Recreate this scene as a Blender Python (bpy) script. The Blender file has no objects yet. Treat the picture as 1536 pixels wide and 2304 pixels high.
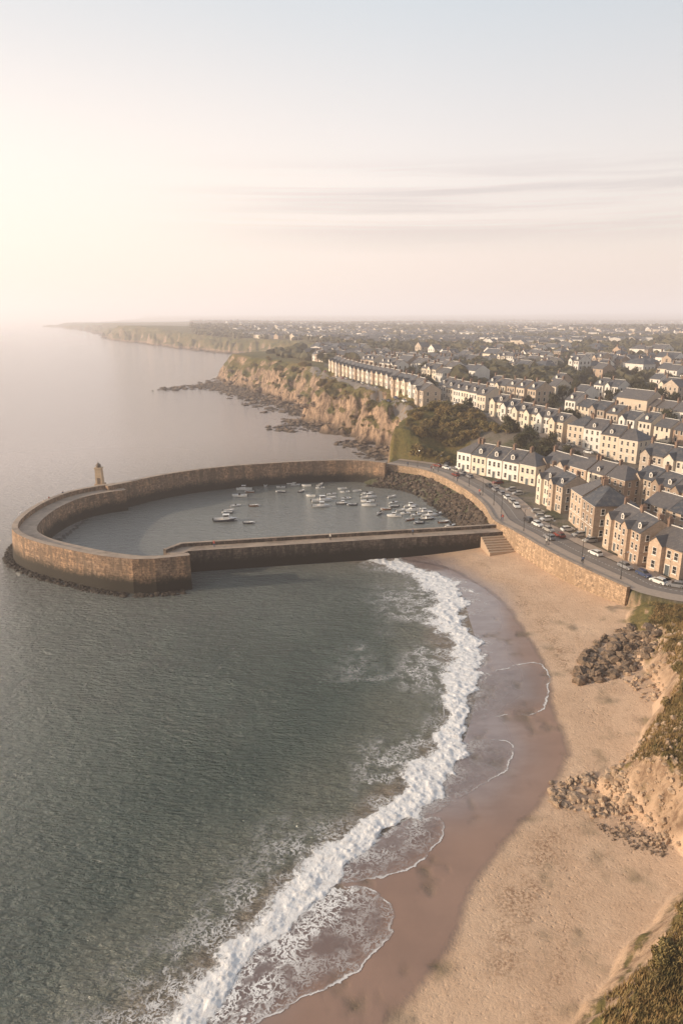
import bpy, math, random
import numpy as np
from mathutils import Vector, Matrix
random.seed(7); rng=np.random.default_rng(7)
scene=bpy.context.scene
COL=scene.collection
# ------------------------------------------------------------------ survey
F_=1536.0; TH=math.atan(440/1536.0); CH=55.0
ct,st=math.cos(TH),math.sin(TH)
def G(u,v,z=0.0):
    yd=(v-1152)/F_; t=(CH-z)/(st+yd*ct)
    return ((u-768)/F_*t, t*(ct-yd*st))
def GA(pts,z=0.0): return [G(u,v,z) for u,v in pts]
def view_uv(x,y,z):
    dz=z-CH; f=y*ct-dz*st; return 768+F_*x/f, 1152-F_*(y*st+dz*ct)/f
# ------------------------------------------------------------------ noise
_tab=rng.random((256,256))
def vn(x,y,seed=0):
    x=np.asarray(x,float)+seed*37.17; y=np.asarray(y,float)+seed*91.7
    xi=np.floor(x).astype(np.int64); yi=np.floor(y).astype(np.int64)
    fx=x-xi; fy=y-yi; fx=fx*fx*(3-2*fx); fy=fy*fy*(3-2*fy)
    a=_tab[xi&255,yi&255]; b=_tab[(xi+1)&255,yi&255]; c=_tab[xi&255,(yi+1)&255]; d=_tab[(xi+1)&255,(yi+1)&255]
    return (a*(1-fx)+b*fx)*(1-fy)+(c*(1-fx)+d*fx)*fy
def fbm(x,y,sc,oc=4,seed=0):
    s=0;a=1;tot=0;f=1/sc
    for i in range(oc):
        s=s+a*vn(x*f,y*f,seed+i); tot+=a; a*=.5; f*=2.07
    return s/tot
def sm(a,b,x):
    t=np.clip((x-a)/(b-a),0,1); return t*t*(3-2*t)
def catmull(P,n=8):
    P=[np.array(p,float) for p in P]; out=[]
    Q=[2*P[0]-P[1]]+P+[2*P[-1]-P[-2]]
    for i in range(1,len(Q)-2):
        for k in range(n):
            t=k/n
            out.append(.5*((2*Q[i])+(-Q[i-1]+Q[i+1])*t+(2*Q[i-1]-5*Q[i]+4*Q[i+1]-Q[i+2])*t*t+(-Q[i-1]+3*Q[i]-3*Q[i+1]+Q[i+2])*t**3))
    out.append(P[-1]); return np.array(out)
def resamp(P,n):
    d=np.r_[0,np.cumsum(np.linalg.norm(np.diff(P,axis=0),axis=1))]; q=np.linspace(0,d[-1],n)
    return np.stack([np.interp(q,d,P[:,0]),np.interp(q,d,P[:,1])],-1)
def pdist(x,y,poly,attr=None):
    best=np.full(x.shape,1e18); sg=np.zeros(x.shape); at=None if attr is None else np.zeros(x.shape+(len(attr[0]),))
    for i in range(len(poly)-1):
        ax,ay=poly[i][0],poly[i][1]; bx,by=poly[i+1][0],poly[i+1][1]
        dx,dy=bx-ax,by-ay; L=dx*dx+dy*dy+1e-9
        t=np.clip(((x-ax)*dx+(y-ay)*dy)/L,0,1)
        ex=x-ax-t*dx; ey=y-ay-t*dy; d=ex*ex+ey*ey
        m=d<best
        best=np.where(m,d,best); cr=dx*(y-ay)-dy*(x-ax)
        sg=np.where(m,np.sign(cr),sg)
        if at is not None:
            A=np.array(attr[i]);B=np.array(attr[i+1])
            at[m]=(A+(B-A)*t[...,None])[m]
    d=np.sqrt(best)
    return (d,sg) if at is None else (d,sg,at)
def inside(x,y,poly):
    r=np.zeros(x.shape,bool); n=len(poly)
    for i in range(n):
        ax,ay=poly[i][0],poly[i][1]; bx,by=poly[(i+1)%n][0],poly[(i+1)%n][1]
        if ay==by: continue
        c=((ay>y)!=(by>y))&(x<(bx-ax)*(y-ay)/(by-ay)+ax)
        r^=c
    return r
# ------------------------------------------------------------------ plan of the place
WALL=catmull(GA([(865,1045),(960,1060),(1040,1097),(1090,1135),(1115,1172),(1160,1197),(1240,1243),(1330,1287),(1415,1325)],6),5)
_wr=resamp(WALL,60); _tg=np.gradient(_wr,axis=0); _tg/=np.linalg.norm(_tg,axis=1)[:,None]; _nr=np.stack([-_tg[:,1],_tg[:,0]],-1)
ROADC=np.vstack([_wr+_nr*5.8,[[61.5,118.2],[66,115.2],[73,112.3],[84,109.5],[100,107]]])
ROADC=catmull(ROADC[::3],4)
SHORE=catmull(GA([(200,2640),(330,2430),(440,2304),(520,2205),(600,2110),(690,2015),(760,1940),(850,1885),(930,1830),(985,1775),(1015,1715),(1048,1650),(1065,1590),(1074,1530),(1066,1480),(1068,1440),(1054,1390),(1040,1345),(1005,1310),(955,1282),(900,1264),(820,1250),(700,1245)],0),4)
WET=catmull(GA([(700,2640),(800,2400),(880,2304),(1010,2150),(1060,2000),(1130,1900),(1205,1815),(1280,1700),(1245,1600),(1232,1520),(1200,1450),(1130,1350),(1060,1300),(1000,1272),(900,1252),(800,1240)],.6),4)
PIER=[(-37.5,141.5),(-35.2,145.2),(-10,150.2),(12,154.4),(30,157.8),(41.5,160.2)]
coast=[]; att=[]
def addc(p,W,c,n=1):
    coast.append(tuple(p)); att.append((W,c))
headpx=[(1190,2560),(1285,2330),(1352,2235),(1425,2130),(1485,2068),(1540,2015),(1555,1975),(1515,1925),(1440,1850),(1375,1800),(1340,1750),(1390,1690),(1448,1620),(1455,1540),(1428,1470),(1390,1410),(1408,1360)]
head=GA(headpx,2.2)
addc((24,-60),9,.5); addc((17,10),9,.5)
for p in head: addc(p,10,.5)
for p in WALL[::-1]: addc(p,.7,0)
for u,v,W in [(872,1046,4),(864,1034,20),(820,1012,24),(770,992,26),(715,968,27),(672,945,27),(655,918,27),(600,900,28),(555,886,28),(505,868,24),(480,853,14)]:
    addc(G(u,v,0),W,1)
x0,y0=G(480,853); addc((x0+8,y0+40),20,1); addc((x0+70,y0+130),40,1)
for u,v,W in [(560,802,40),(495,797,45),(400,785,45),(300,772,45),(240,764,40),(230,756,50),(205,748,120),(160,741,160),(100,735,200)]:
    addc(G(u,v,0),W,1)
addc((-2600,9000),300,1)
COASTP=coast+[(-5200,30000),(30000,30000),(30000,-60)]
ctrl=[]
for u,v,z in [(1000,1047,6),(1040,1066,6),(1080,1085,6),(1130,1140,6),(1200,1200,6),(1330,1250,6),(1440,1300,6),(1536,1330,6),(1300,1120,7),(1420,1170,7.2),(1536,1200,7),(1205,1090,6.3),(1260,1060,8),(1430,1042,11),(1536,1068,10.5),(1536,1000,13),(1300,1005,13),(1200,975,15.5),(1150,962,16),(1100,935,18),(1000,918,20),(950,914,21),(860,875,21.5),(740,830,22),(640,818,22),(500,797,22),(985,880,20.5),(1200,900,19),(1400,900,19),(1536,930,17),(900,960,17),(1000,850,22),(920,1010,11),(880,1030,7)]:
    x,y=G(u,v,z); ctrl.append((x,y,z))
ctrl+=[(62,108,5.5),(60,98,9.5),(52,80,12.5),(47,60,11),(42,40,11),(50,0,16),(100,90,13),(100,50,21),(90,130,7),(-100,800,24),(100,800,24),(400,800,25),(-300,1700,28),(-500,1700,30),(0,1700,26),(800,1500,28),(300,500,22),(160,350,18),(500,400,22),(200,180,10),(300,250,16)]
ctrl=np.array(ctrl)
def town(x,y):
    num=0;den=0
    for cx,cy,cz in ctrl:
        w=1/(((x-cx)**2+(y-cy)**2+9)**1.7); num=num+w*cz; den=den+w
    h=num/den
    h=h+fbm(x,y,60,3,3)*2.0*sm(260,600,y)
    h=h+(fbm(x,y,900,3,5)-.45)*22*sm(900,2600,y)
    h=h+sm(4500,11000,y)*(45+75*fbm(x,y,5200,3,9)*sm(-3000,6000,x))
    return h
def Hgt(x,y,full=False):
    x=np.asarray(x,float); y=np.asarray(y,float)
    ds,ss=pdist(x,y,SHORE); s=np.where(ss<0,ds,-ds)
    base=np.where(s>0,.024*s+.0024*s*s,.07*s)
    base=np.clip(base,-4,3.2)
    pier_y=np.interp(x,[p[0] for p in PIER],[p[1] for p in PIER])
    dw,_=pdist(x,y,WALL)
    harb=np.clip(4.6-dw*.62,-3,4.6); harb=np.where(dw>13,-3,harb)
    beyond=y>pier_y
    base=np.where(beyond,harb,base)
    base=np.where((x<-42)&(~beyond),-4,base)
    d,_,A=pdist(x,y,coast,att)
    W=A[...,0]; c=A[...,1]
    ins=inside(x,y,COASTP)
    hard=sm(.7,1,c)
    nz=fbm(x,y,11,4,11)-.5
    big=np.clip(W/26,1,6)
    nbig=fbm(x/big,y/big,34,4,31)-.5
    sd=np.where(ins,d,-d)
    sdp=sd+(nz*.8+nbig*.95)*W*sm(.2,.6,c)*.8
    t=np.clip(sdp/W,0,1)
    pc=np.interp(t,[0,.1,.24,.29,.42,.47,.7,1],[.0,.05,.10,.36,.46,.70,.86,1.0])
    pg=np.interp(t,[0,.1,.22,.3,.6,1],[.0,.05,.12,.30,.66,1.0])
    mx=sm(.46,.60,fbm(x,y,40,3,35)); mx=np.maximum(mx,(1-sm(285,320,y))*.55)
    pc=pc*(1-mx)+pg*mx
    ps=np.interp(t,[0,.08,.32,.6,1],[0,.16,.55,.8,1])
    prof=np.where(c>.6,pc,np.where(c>.2,ps,t))
    tw=town(x,y)
    rd,_=pdist(x,y,WALL); k=(1-sm(11,17,rd))*(y<236)
    rd2,_=pdist(x,y,ROADC); k=np.maximum(k,1-sm(5,9,rd2))
    tw=tw*(1-k)+6*k
    b2=np.maximum(base,np.where((c>.6)&(y>236),-3+ (fbm(x,y,7,4,41)-.3)*9*(1-sm(0,10,-sd)),-9))
    b2=np.where((c>.6)&(y>236)&(sd<-12),-3,b2)
    h=b2+(tw-b2)*prof
    h=np.where((sdp<=0)&(c<.2)&(~ins),base,h)
    rk=hard*sm(0,.1,t)*(1-sm(.7,1,t))
    rg=1-np.abs(2*fbm(x,y,9,4,55)-1)
    h=h+rk*((fbm(x,y,4.5,4,51)-.5)*5.5+(rg-.75)*6)*(1-.5*mx)+ (c>.2)*(c<.8)*sm(0,.2,t)*((fbm(x,y,4,4,61)-.5)*2.6+(fbm(x,y,1.3,3,63)-.5)*.9)*sm(4,9,rd2)
    if full: return h,s,sd,t,c,W
    return h
def Z(x,y): return float(Hgt(np.array([x]),np.array([y]))[0])
def GT(u,v,z=8.0):
    for i in range(14):
        x,y=G(u,v,min(z,45)); z=.5*z+.5*Z(x,y)
    return G(u,v,z)
# ------------------------------------------------------------------ node helpers
class M:
    def __init__(s,name):
        s.m=bpy.data.materials.new(name); s.m.use_nodes=True; s.nt=s.m.node_tree; s.nt.nodes.clear()
        s.out=s.nt.nodes.new('ShaderNodeOutputMaterial')
        s.geo=s.nt.nodes.new('ShaderNodeNewGeometry'); s.pos=s.geo.outputs['Position']
        s.tc=s.nt.nodes.new('ShaderNodeTexCoord'); s.obj=s.tc.outputs['Object']
    def n(s,t,ins=None,**kw):
        nd=s.nt.nodes.new(t)
        for k,v in kw.items(): setattr(nd,k,v)
        for k,v in (ins or {}).items(): s.put(nd.inputs[k],v)
        return nd
    def put(s,sock,v):
        if isinstance(v,bpy.types.NodeSocket): s.nt.links.new(v,sock)
        else:
            if sock.type=='RGBA' and not hasattr(v,'__len__'): v=(v,v,v,1)
            if sock.type=='RGBA' and len(v)==3: v=(*v,1)
            sock.default_value=v
    def noise(s,sc,det=4,ro=.55,vec=None,dist=0):
        return s.n('ShaderNodeTexNoise',{'Vector':vec or s.pos,'Scale':sc,'Detail':det,'Roughness':ro,'Distortion':dist}).outputs['Fac']
    def voro(s,sc,vec=None,feature='F1',rand=1):
        return s.n('ShaderNodeTexVoronoi',{'Vector':vec or s.pos,'Scale':sc,'Randomness':rand},feature=feature).outputs['Distance']
    def map(s,scale=(1,1,1),rot=(0,0,0),vec=None):
        return s.n('ShaderNodeMapping',{'Vector':vec or s.pos,'Scale':scale,'Rotation':rot}).outputs[0]
    def ramp(s,f,stops):
        nd=s.n('ShaderNodeValToRGB',{'Fac':f}); cr=nd.color_ramp
        while len(cr.elements)<len(stops): cr.elements.new(.5)
        for e,(p,c) in zip(cr.elements,stops):
            e.position=p; e.color=(c,c,c,1) if not hasattr(c,'__len__') else (*c,1)
        return nd.outputs['Color']
    def mix(s,f,a,b,bt='MIX'):
        nd=s.n('ShaderNodeMix',data_type='RGBA',blend_type=bt)
        s.put(nd.inputs[0],f); s.put(nd.inputs[6],a); s.put(nd.inputs[7],b); return nd.outputs[2]
    def math(s,op,a,b=0,c=None,clamp=False):
        nd=s.n('ShaderNodeMath',operation=op,use_clamp=clamp); s.put(nd.inputs[0],a); s.put(nd.inputs[1],b)
        if c is not None: s.put(nd.inputs[2],c)
        return nd.outputs[0]
    def mr(s,x,a,b,c=0,d=1):
        return s.n('ShaderNodeMapRange',{0:x,1:a,2:b,3:c,4:d},interpolation_type='SMOOTHSTEP').outputs[0]
    def attr(s,name): return s.n('ShaderNodeAttribute',attribute_name=name).outputs['Fac']
    def sep(s,v): return s.n('ShaderNodeSeparateXYZ',{0:v}).outputs
    def bump(s,h,st=.5,dist=.1,nrm=None):
        i={'Height':h,'Strength':st,'Distance':dist}
        if nrm: i['Normal']=nrm
        return s.n('ShaderNodeBump',i).outputs[0]
    def warp(s,vec,sc,amt):
        nz=s.n('ShaderNodeTexNoise',{'Vector':vec,'Scale':sc,'Detail':4}).outputs['Color']
        v=s.n('ShaderNodeVectorMath',{0:nz,1:(.5,.5,.5)},operation='SUBTRACT').outputs[0]
        v=s.n('ShaderNodeVectorMath',{0:v,'Scale':amt},operation='SCALE').outputs[0]
        return s.n('ShaderNodeVectorMath',{0:vec,1:v},operation='ADD').outputs[0]
    def vein(s,sc,w,vec,det=3):
        n=s.noise(sc,det,.55,vec); return s.mr(s.math('ABSOLUTE',s.math('SUBTRACT',n,.5)),w*.25,w,1,0)
    def bsdf(s,col,rough=.8,nrm=None,**kw):
        i={'Base Color':col,'Roughness':rough}
        if nrm: i['Normal']=nrm
        nd=s.n('ShaderNodeBsdfPrincipled',i)
        for k,v in kw.items(): s.put(nd.inputs[k],v)
        s.b=nd; s.nt.links.new(nd.outputs[0],s.out.inputs['Surface']); return s.m
def rnd(s): return s.n('ShaderNodeObjectInfo').outputs['Random']

def simple(name,col,rough=.6,var=.25,sc=3,bump=.2,metal=0,rv=0):
    s=M(name); f=s.noise(sc,5)
    c=s.mix(f,[x*(1-var) for x in col],[min(1,x*(1+var)) for x in col])
    if rv: c=s.mix(s.mr(rnd(s),0,1),c,s.mix(.5,c,[x*rv for x in col]))
    return s.bsdf(c,rough,s.bump(s.noise(sc*6),bump,.02),Metallic=metal)
def stone(name,a,b,dark,zst=True,sc=1.0,bw=1.3,mort=.7,rh=.5):
    s=M(name)
    X=s.sep(s.pos)
    wv=s.sep(s.warp(s.pos,.8,.35))
    vec=s.n('ShaderNodeCombineXYZ',{0:s.math('ADD',wv[0],s.math('MULTIPLY',wv[1],.83)),1:s.math('ADD',X[2],s.math('MULTIPLY',s.noise(.7,2),.25)),2:0}).outputs[0]
    br=s.n('ShaderNodeTexBrick',{'Vector':vec,'Scale':1.0*sc,'Mortar Size':.04,'Brick Width':bw,'Row Height':rh,'Color1':(1,1,1,1),'Color2':(.42,.42,.44,1),'Mortar':(.3,.28,.26,1)})
    f=s.noise(.16,7,.75); f2=s.noise(1.6,7,.78)
    c=s.mix(s.mr(f,.42,.58),a,b); c=s.mix(s.mr(f2,.43,.60,0,.95),c,[x*.34 for x in a])
    c=s.mix(mort,c,br.outputs['Color'],'MULTIPLY')
    vs=s.noise(.7,6,.7,s.map((1.2,1.2,.14))); c=s.mix(s.mr(vs,.44,.62,0,.85),c,dark)
    if zst:
        k=s.mr(s.math('ADD',X[2],s.math('MULTIPLY',s.math('ADD',f2,f),-2.8)),-.9,1.5,1,0)
        c=s.mix(k,c,(.024,.019,.011)); 
    h=s.math('ADD',s.math('MULTIPLY',br.outputs['Fac'],.7),s.math('MULTIPLY',f2,-2.2))
    return s.bsdf(c,.85,s.bump(h,-.9,.17))
MS_mole=stone('harbour_stone',(.62,.385,.23),(.44,.30,.205),(.15,.105,.07))
MS_wall=stone('seawall_stone',(.70,.49,.32),(.54,.38,.25),(.30,.205,.13),zst=False,mort=.55,rh=.38,bw=.9)
MS_pier=stone('pier_stone',(.31,.23,.17),(.23,.175,.135),(.05,.04,.03))
def topstone():
    s=M('walkway_stone'); f=s.noise(.5,6,.6); v=s.voro(.9)
    c=s.mix(s.mr(f,.3,.7),(.46,.355,.265),(.33,.255,.195)); c=s.mix(s.mr(v,0,.1,.5,0),c,(.1,.08,.06)); c=s.mix(s.mr(s.noise(.15,5,.7),.5,.65,0,.5),c,(.16,.12,.09))
    return s.bsdf(c,.8,s.bump(s.noise(3,5),.4,.05))
MS_top=topstone()
# ---- terrain
def terrain_mat():
    s=M('ground_surface')
    sand=s.attr('sand'); wet=s.attr('wet'); gr=s.attr('grass')
    nz=s.sep(s.geo.outputs['Normal'])[2]; X=s.sep(s.pos)
    n1=s.noise(.12,6,.6); n2=s.noise(1.1,6,.65); n3=s.noise(6,4,.6)
    dry=s.mix(s.mr(n1,.35,.65),(.68,.485,.335),(.60,.415,.28)); dry=s.mix(s.mr(n2,.45,.72,0,.45),dry,(.47,.31,.205))
    fine=s.noise(3.2,6,.75)
    weed=s.math('MULTIPLY',s.attr('weed'),s.math('MULTIPLY',s.mr(s.noise(.35,5,.7),.38,.62),s.mr(fine,.45,.56)))
    dry=s.mix(s.math('MULTIPLY',weed,.75),dry,(.20,.105,.055))
    pits=s.voro(1.9,s.warp(s.map((1,1,0)),1.2,.8)); pm=s.mr(pits,.05,.30,1,0)
    trk=s.attr('track')
    pm=s.math('MULTIPLY',pm,s.mr(n2,.4,.6,.2,1))
    dry=s.mix(s.math('MULTIPLY',pm,s.math('MULTIPLY_ADD',trk,.5,.24)),dry,(.28,.175,.11))
    wetc=s.mix(s.mr(n1,.3,.7),(.33,.20,.14),(.265,.16,.112))
    damp=s.mr(s.math('ADD',wet,s.math('MULTIPLY',s.math('SUBTRACT',s.noise(.22,6,.6),.5),.42)),.34,.68)
    sc=s.mix(damp,dry,wetc)
    soak=s.attr('soak')
    sc=s.mix(soak,sc,s.mix(s.mr(s.noise(.25,4,.6,s.map((1,2.2,1))),.35,.65),(.32,.255,.235),(.25,.19,.175)))  # soaked sand, base lightened to mauve to paint in the wet sheen
    # rock
    r1=s.noise(.13,7,.7); r2=s.noise(.7,7,.75,s.map((1,1,.3))); r3=s.noise(.35,5,.7,s.map((1,1,2.6)))
    rock=s.mix(s.mr(r1,.38,.62),(.50,.34,.225),(.29,.20,.14)); rock=s.mix(s.mr(r2,.45,.60),rock,(.11,.076,.052)); rock=s.mix(s.mr(r3,.52,.66,0,.7),rock,(.17,.12,.082))
    rock=s.mix(s.mr(X[2],.2,4.0,.9,0),rock,(.085,.062,.043))
    rock=s.mix(s.attr('nearhd'),rock,s.mix(s.mr(r2,.4,.65),(.50,.35,.235),(.24,.155,.1)))
    # grass
    g=s.mix(s.mr(s.noise(.05,6,.7),.38,.62),(.10,.104,.032),(.21,.152,.058)); g=s.mix(s.mr(n2,.42,.64,0,.75),g,(.06,.058,.022))
    g=s.mix(s.mr(n3,.45,.7,0,.6),g,(.20,.142,.055))
    # town
    t=s.mix(s.mr(s.noise(.06,5,.7),.42,.58),(.17,.145,.115),(.06,.066,.027)); t=s.mix(s.mr(n2,.4,.7,0,.5),t,(.22,.185,.15))
    cell=s.n('ShaderNodeTexVoronoi',{'Vector':s.map((1,.6,0)),'Scale':.0052}).outputs['Color']
    cs=s.sep(cell); fl=s.mix(cs[0],(.065,.066,.026),(.15,.11,.06)); fl=s.mix(s.mr(s.noise(.01,7,.75),.40,.54),fl,(.03,.032,.016))
    t=s.mix(s.mr(X[1],520,900),t,fl)
    land=s.mix(gr,t,g)
    rk=s.math('MULTIPLY',s.mr(s.math('ADD',nz,s.math('MULTIPLY',s.math('SUBTRACT',n2,.5),.5)),.54,.74,1,0),s.attr('rockm'))
    low=s.math('MULTIPLY',s.mr(s.math('ADD',X[2],s.math('MULTIPLY',s.math('SUBTRACT',n1,.5),8)),3.5,6,1,0),s.attr('lowrock'))
    rk=s.math('MAXIMUM',rk,low)
    land=s.mix(rk,land,rock)
    col=s.mix(sand,land,sc)
    gl=s.math('MULTIPLY',sand,s.math('MAXIMUM',s.math('MULTIPLY',damp,.45),soak))
    rough=s.math('MULTIPLY_ADD',gl,-.85,.93)
    fi=s.math('SUBTRACT',1,s.math('MULTIPLY',sand,s.math('MULTIPLY',damp,.97)))
    hh=s.math('ADD',s.math('MULTIPLY',fine,.9),s.math('ADD',s.math('MULTIPLY',s.mr(pits,0,.36),s.math('MULTIPLY_ADD',trk,.6,.35)),s.math('MULTIPLY',n2,.8)))
    hh=s.math('MULTIPLY',hh,fi)
    rb=s.math('MULTIPLY',rk,s.math('MULTIPLY',r2,5))
    m=s.bsdf(col,rough,s.bump(s.math('ADD',hh,rb),.6,.25),**{'IOR':1.65}); s.put(s.b.inputs['Specular IOR Level'],s.math('MULTIPLY_ADD',gl,.85,.15,True)); return m
# ------------------------------------------------------------------ mesh helpers
def mesh_np(name,V,Fc,mat=None,smooth=True):
    me=bpy.data.meshes.new(name)
    me.vertices.add(len(V)); me.vertices.foreach_set('co',np.asarray(V,np.float32).ravel())
    Fc=np.asarray(Fc,np.int32); k=Fc.shape[1]
    me.loops.add(Fc.size); me.loops.foreach_set('vertex_index',Fc.ravel())
    me.polygons.add(len(Fc)); me.polygons.foreach_set('loop_start',np.arange(0,Fc.size,k,dtype=np.int32))
    me.polygons.foreach_set('use_smooth',np.full(len(Fc),smooth))
    me.update(calc_edges=True)
    if mat: me.materials.append(mat)
    return me
def fattr(me,name,arr):
    a=me.attributes.new(name,'FLOAT','POINT'); a.data.foreach_set('value',np.asarray(arr,np.float32).ravel())
def link(name,me,**kw):
    o=bpy.data.objects.new(name,me); COL.objects.link(o)
    for k,v in kw.items(): o[k]=v
    return o
def gridfaces(nr,nc):
    i=np.arange(nr-1)[:,None]*nc+np.arange(nc-1)[None,:]
    return np.stack([i,i+1,i+nc+1,i+nc],-1).reshape(-1,4)
class MB:
    def __init__(s): s.v=[];s.f=[];s.m=[]
    def add(s,vs,fs,m=0):
        o=len(s.v); s.v+=vs
        for f in fs: s.f.append([i+o for i in f]); s.m.append(m)
    def box(s,x0,x1,y0,y1,z0,z1,m=0,tx=0,ty=0):
        s.add([(x0,y0,z0),(x1,y0,z0),(x1,y1,z0),(x0,y1,z0),(x0+tx,y0+ty,z1),(x1-tx,y0+ty,z1),(x1-tx,y1-ty,z1),(x0+tx,y1-ty,z1)],
              [(0,3,2,1),(4,5,6,7),(0,1,5,4),(1,2,6,5),(2,3,7,6),(3,0,4,7)],m)
    def cyl(s,cx,cy,z0,z1,r0,r1,n=8,m=0):
        vs=[(cx+r0*math.cos(6.2832*i/n),cy+r0*math.sin(6.2832*i/n),z0) for i in range(n)]+[(cx+r1*math.cos(6.2832*i/n),cy+r1*math.sin(6.2832*i/n),z1) for i in range(n)]
        s.add(vs,[(i,(i+1)%n,n+(i+1)%n,n+i) for i in range(n)]+[tuple(range(n))[::-1],tuple(range(n,2*n))],m)
    def tube(s,p,q,r0,r1,n=6,m=0):
        p=Vector(p);q=Vector(q); d=(q-p).normalized(); a=d.orthogonal().normalized(); b=d.cross(a)
        vs=[tuple(p+(a*math.cos(6.2832*i/n)+b*math.sin(6.2832*i/n))*r0) for i in range(n)]+[tuple(q+(a*math.cos(6.2832*i/n)+b*math.sin(6.2832*i/n))*r1) for i in range(n)]
        s.add(vs,[(i,(i+1)%n,n+(i+1)%n,n+i) for i in range(n)]+[tuple(range(n))[::-1],tuple(range(n,2*n))],m)
    def mesh(s,name,mats,smooth=False):
        me=bpy.data.meshes.new(name); me.from_pydata(s.v,[],s.f); 
        for m in mats: me.materials.append(m)
        me.polygons.foreach_set('material_index',s.m)
        if smooth: me.polygons.foreach_set('use_smooth',[True]*len(s.f))
        me.update(); return me
def child(name,me,par,loc=(0,0,0),rz=0,label=None):
    o=bpy.data.objects.new(name,me); COL.objects.link(o); o.parent=par; o.location=loc; o.rotation_euler=(0,0,rz)
    if label: o['label']=label
    return o
def root(name,x,y,z,rz,label,cat,group=None,sc=1):
    o=bpy.data.objects.new(name,None); COL.objects.link(o); o.empty_display_size=.5
    o.location=(x,y,z); o.rotation_euler=(0,0,rz); o.scale=(sc,)*3
    o['label']=label; o['category']=cat
    if group: o['group']=group
    return o
# ------------------------------------------------------------------ GROUND
th=np.radians(np.linspace(-40,50,900))
r=[22.0]
while r[-1]<30000:
    q=r[-1]; r.append(q+(max(.42,.0032*q) if q<700 else (.008*q if q<3000 else .03*q)))
r=np.array(r)
R,T=np.meshgrid(r,th,indexing='ij'); GX=R*np.sin(T); GY=R*np.cos(T)
h,s_,sd,tt,cc,WW=Hgt(GX,GY,True)
V=np.stack([GX,GY,h],-1).reshape(-1,3)
me=mesh_np('ground',V,gridfaces(*GX.shape)[:,::-1],terrain_mat())
pier_y=np.interp(GX,[p[0] for p in PIER],[p[1] for p in PIER])
insd=sd>0
beach=(GY<pier_y+1)*(1-(insd&(cc<.2)))*(GX>-45)
sandm=beach*np.where((cc>.2)&(cc<.8),1-sm(.02,.14,tt+(fbm(GX,GY,3,3,71)-.5)*.25),1.0)*(h<4.5)
dW,sW=pdist(GX,GY,WET); wet=sm(-3.0,3.0,np.where(sW>0,dW,-dW))
wob=(fbm(GX,GY,9,3,72)-.5)
soakf=(1-sm(3.0,13.0,s_+wob*7))*.95
soakn=(1-sm(.5,7.0,s_+ wob*5))*.65
kf=sm(56,80,GY)
soak=soakf*kf+soakn*(1-kf)
clifftop=np.clip((cc>.6)*(1-sm(12,20,sd-WW*.6)*(GX>-12)),0,1)
clifftop=np.maximum(clifftop,(GX<-14)&(GY<700))
bank=((GX<46)&(GY>228)&(GY<268)&insd)
grass=np.clip(clifftop+bank+((cc>.2)&(cc<.8)&(GY<119))*1.0+(GY<112),0,1)*insd
fattr(me,'sand',sandm);fattr(me,'wet',wet);fattr(me,'soak',soak);fattr(me,'grass',grass)
fattr(me,'rockm',np.where(cc>.6,1.0,(cc>.2)*(1-sm(.35,.6,tt)))*(sd<WW*1.3)); fattr(me,'lowrock',(cc>.6)*1.0); fattr(me,'nearhd',((cc<.6)&(GY<130))*1.0)
dWs=np.where(sW>0,-dW,dW)
fattr(me,'weed',(np.exp(-((dWs-3.6+wob*5)/1.9)**2)*1.0*sm(.3,.5,fbm(GX,GY,18,2,79))+np.exp(-((dWs-8+wob*6)/1.0)**2)*.6)*sm(.8,2.2,dWs))
fattr(me,'track',np.clip(np.exp(-((dWs-6.5+wob*5)/2.0)**2)+np.exp(-((dWs-11)/1.0)**2)*.6,0,1)*sm(.35,.6,fbm(GX,GY,6,3,77)))
link('ground',me,kind='structure',label='sandy beach, rocky cliffs and low coastal land')
# ------------------------------------------------------------------ SEA
th2=np.radians(np.linspace(-60,50,420)); r2=np.concatenate([np.geomspace(18,400,420),np.geomspace(410,45000,80)])
R2,T2=np.meshgrid(r2,th2,indexing='ij'); SX=R2*np.sin(T2); SY=R2*np.cos(T2)
def sea_mat():
    s=M('sea_water')
    sh=s.attr('shallow'); op=s.attr('open')
    n=s.noise(.03,4,.6); 
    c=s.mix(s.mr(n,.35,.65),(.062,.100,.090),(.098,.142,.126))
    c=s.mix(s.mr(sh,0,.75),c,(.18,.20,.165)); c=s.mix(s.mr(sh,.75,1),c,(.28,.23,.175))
    c=s.mix(op,c,(.56,.475,.43))  # pinkish sky sheen painted into the base colour of distant water
    w0=s.noise(.11,2,.5,s.map((1,1.8,1),(0,0,.5)),.3)
    w1=s.noise(.30,3,.5,s.map((1,2.3,1),(0,0,.35)),.4)
    w2=s.noise(.80,4,.6,s.map((1,2.6,1),(0,0,.22)),.4)
    w3=s.noise(2.2,4,.65,s.map((1,2.0,1),(0,0,.5)),.3)
    hgt=s.math('ADD',s.math('ADD',s.math('MULTIPLY',w0,1.0),s.math('MULTIPLY',w1,1.9)),s.math('ADD',s.math('MULTIPLY',w2,2.2),s.math('MULTIPLY',w3,.65)))
    hgt=s.math('MULTIPLY',hgt,s.math('SUBTRACT',1,s.math('MULTIPLY',s.attr('calm'),.78)))
    hgt=s.math('MULTIPLY',hgt,s.math('SUBTRACT',1,s.math('MULTIPLY',op,.65)))
    return s.bsdf(c,.09,s.bump(hgt,.95,.62),**{'IOR':1.42,'Specular IOR Level':.75})
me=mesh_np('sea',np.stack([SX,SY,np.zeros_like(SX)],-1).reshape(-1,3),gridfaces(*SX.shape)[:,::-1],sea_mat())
dS,sS=pdist(SX,SY,SHORE); sea_s=np.where(sS>0,dS,-dS)
py2=np.interp(SX,[p[0] for p in PIER],[p[1] for p in PIER])
sh=(1-sm(1,22,sea_s+(fbm(SX,SY,12,3,81)-.5)*10))*(SY<py2)*(SX>-50)
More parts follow.
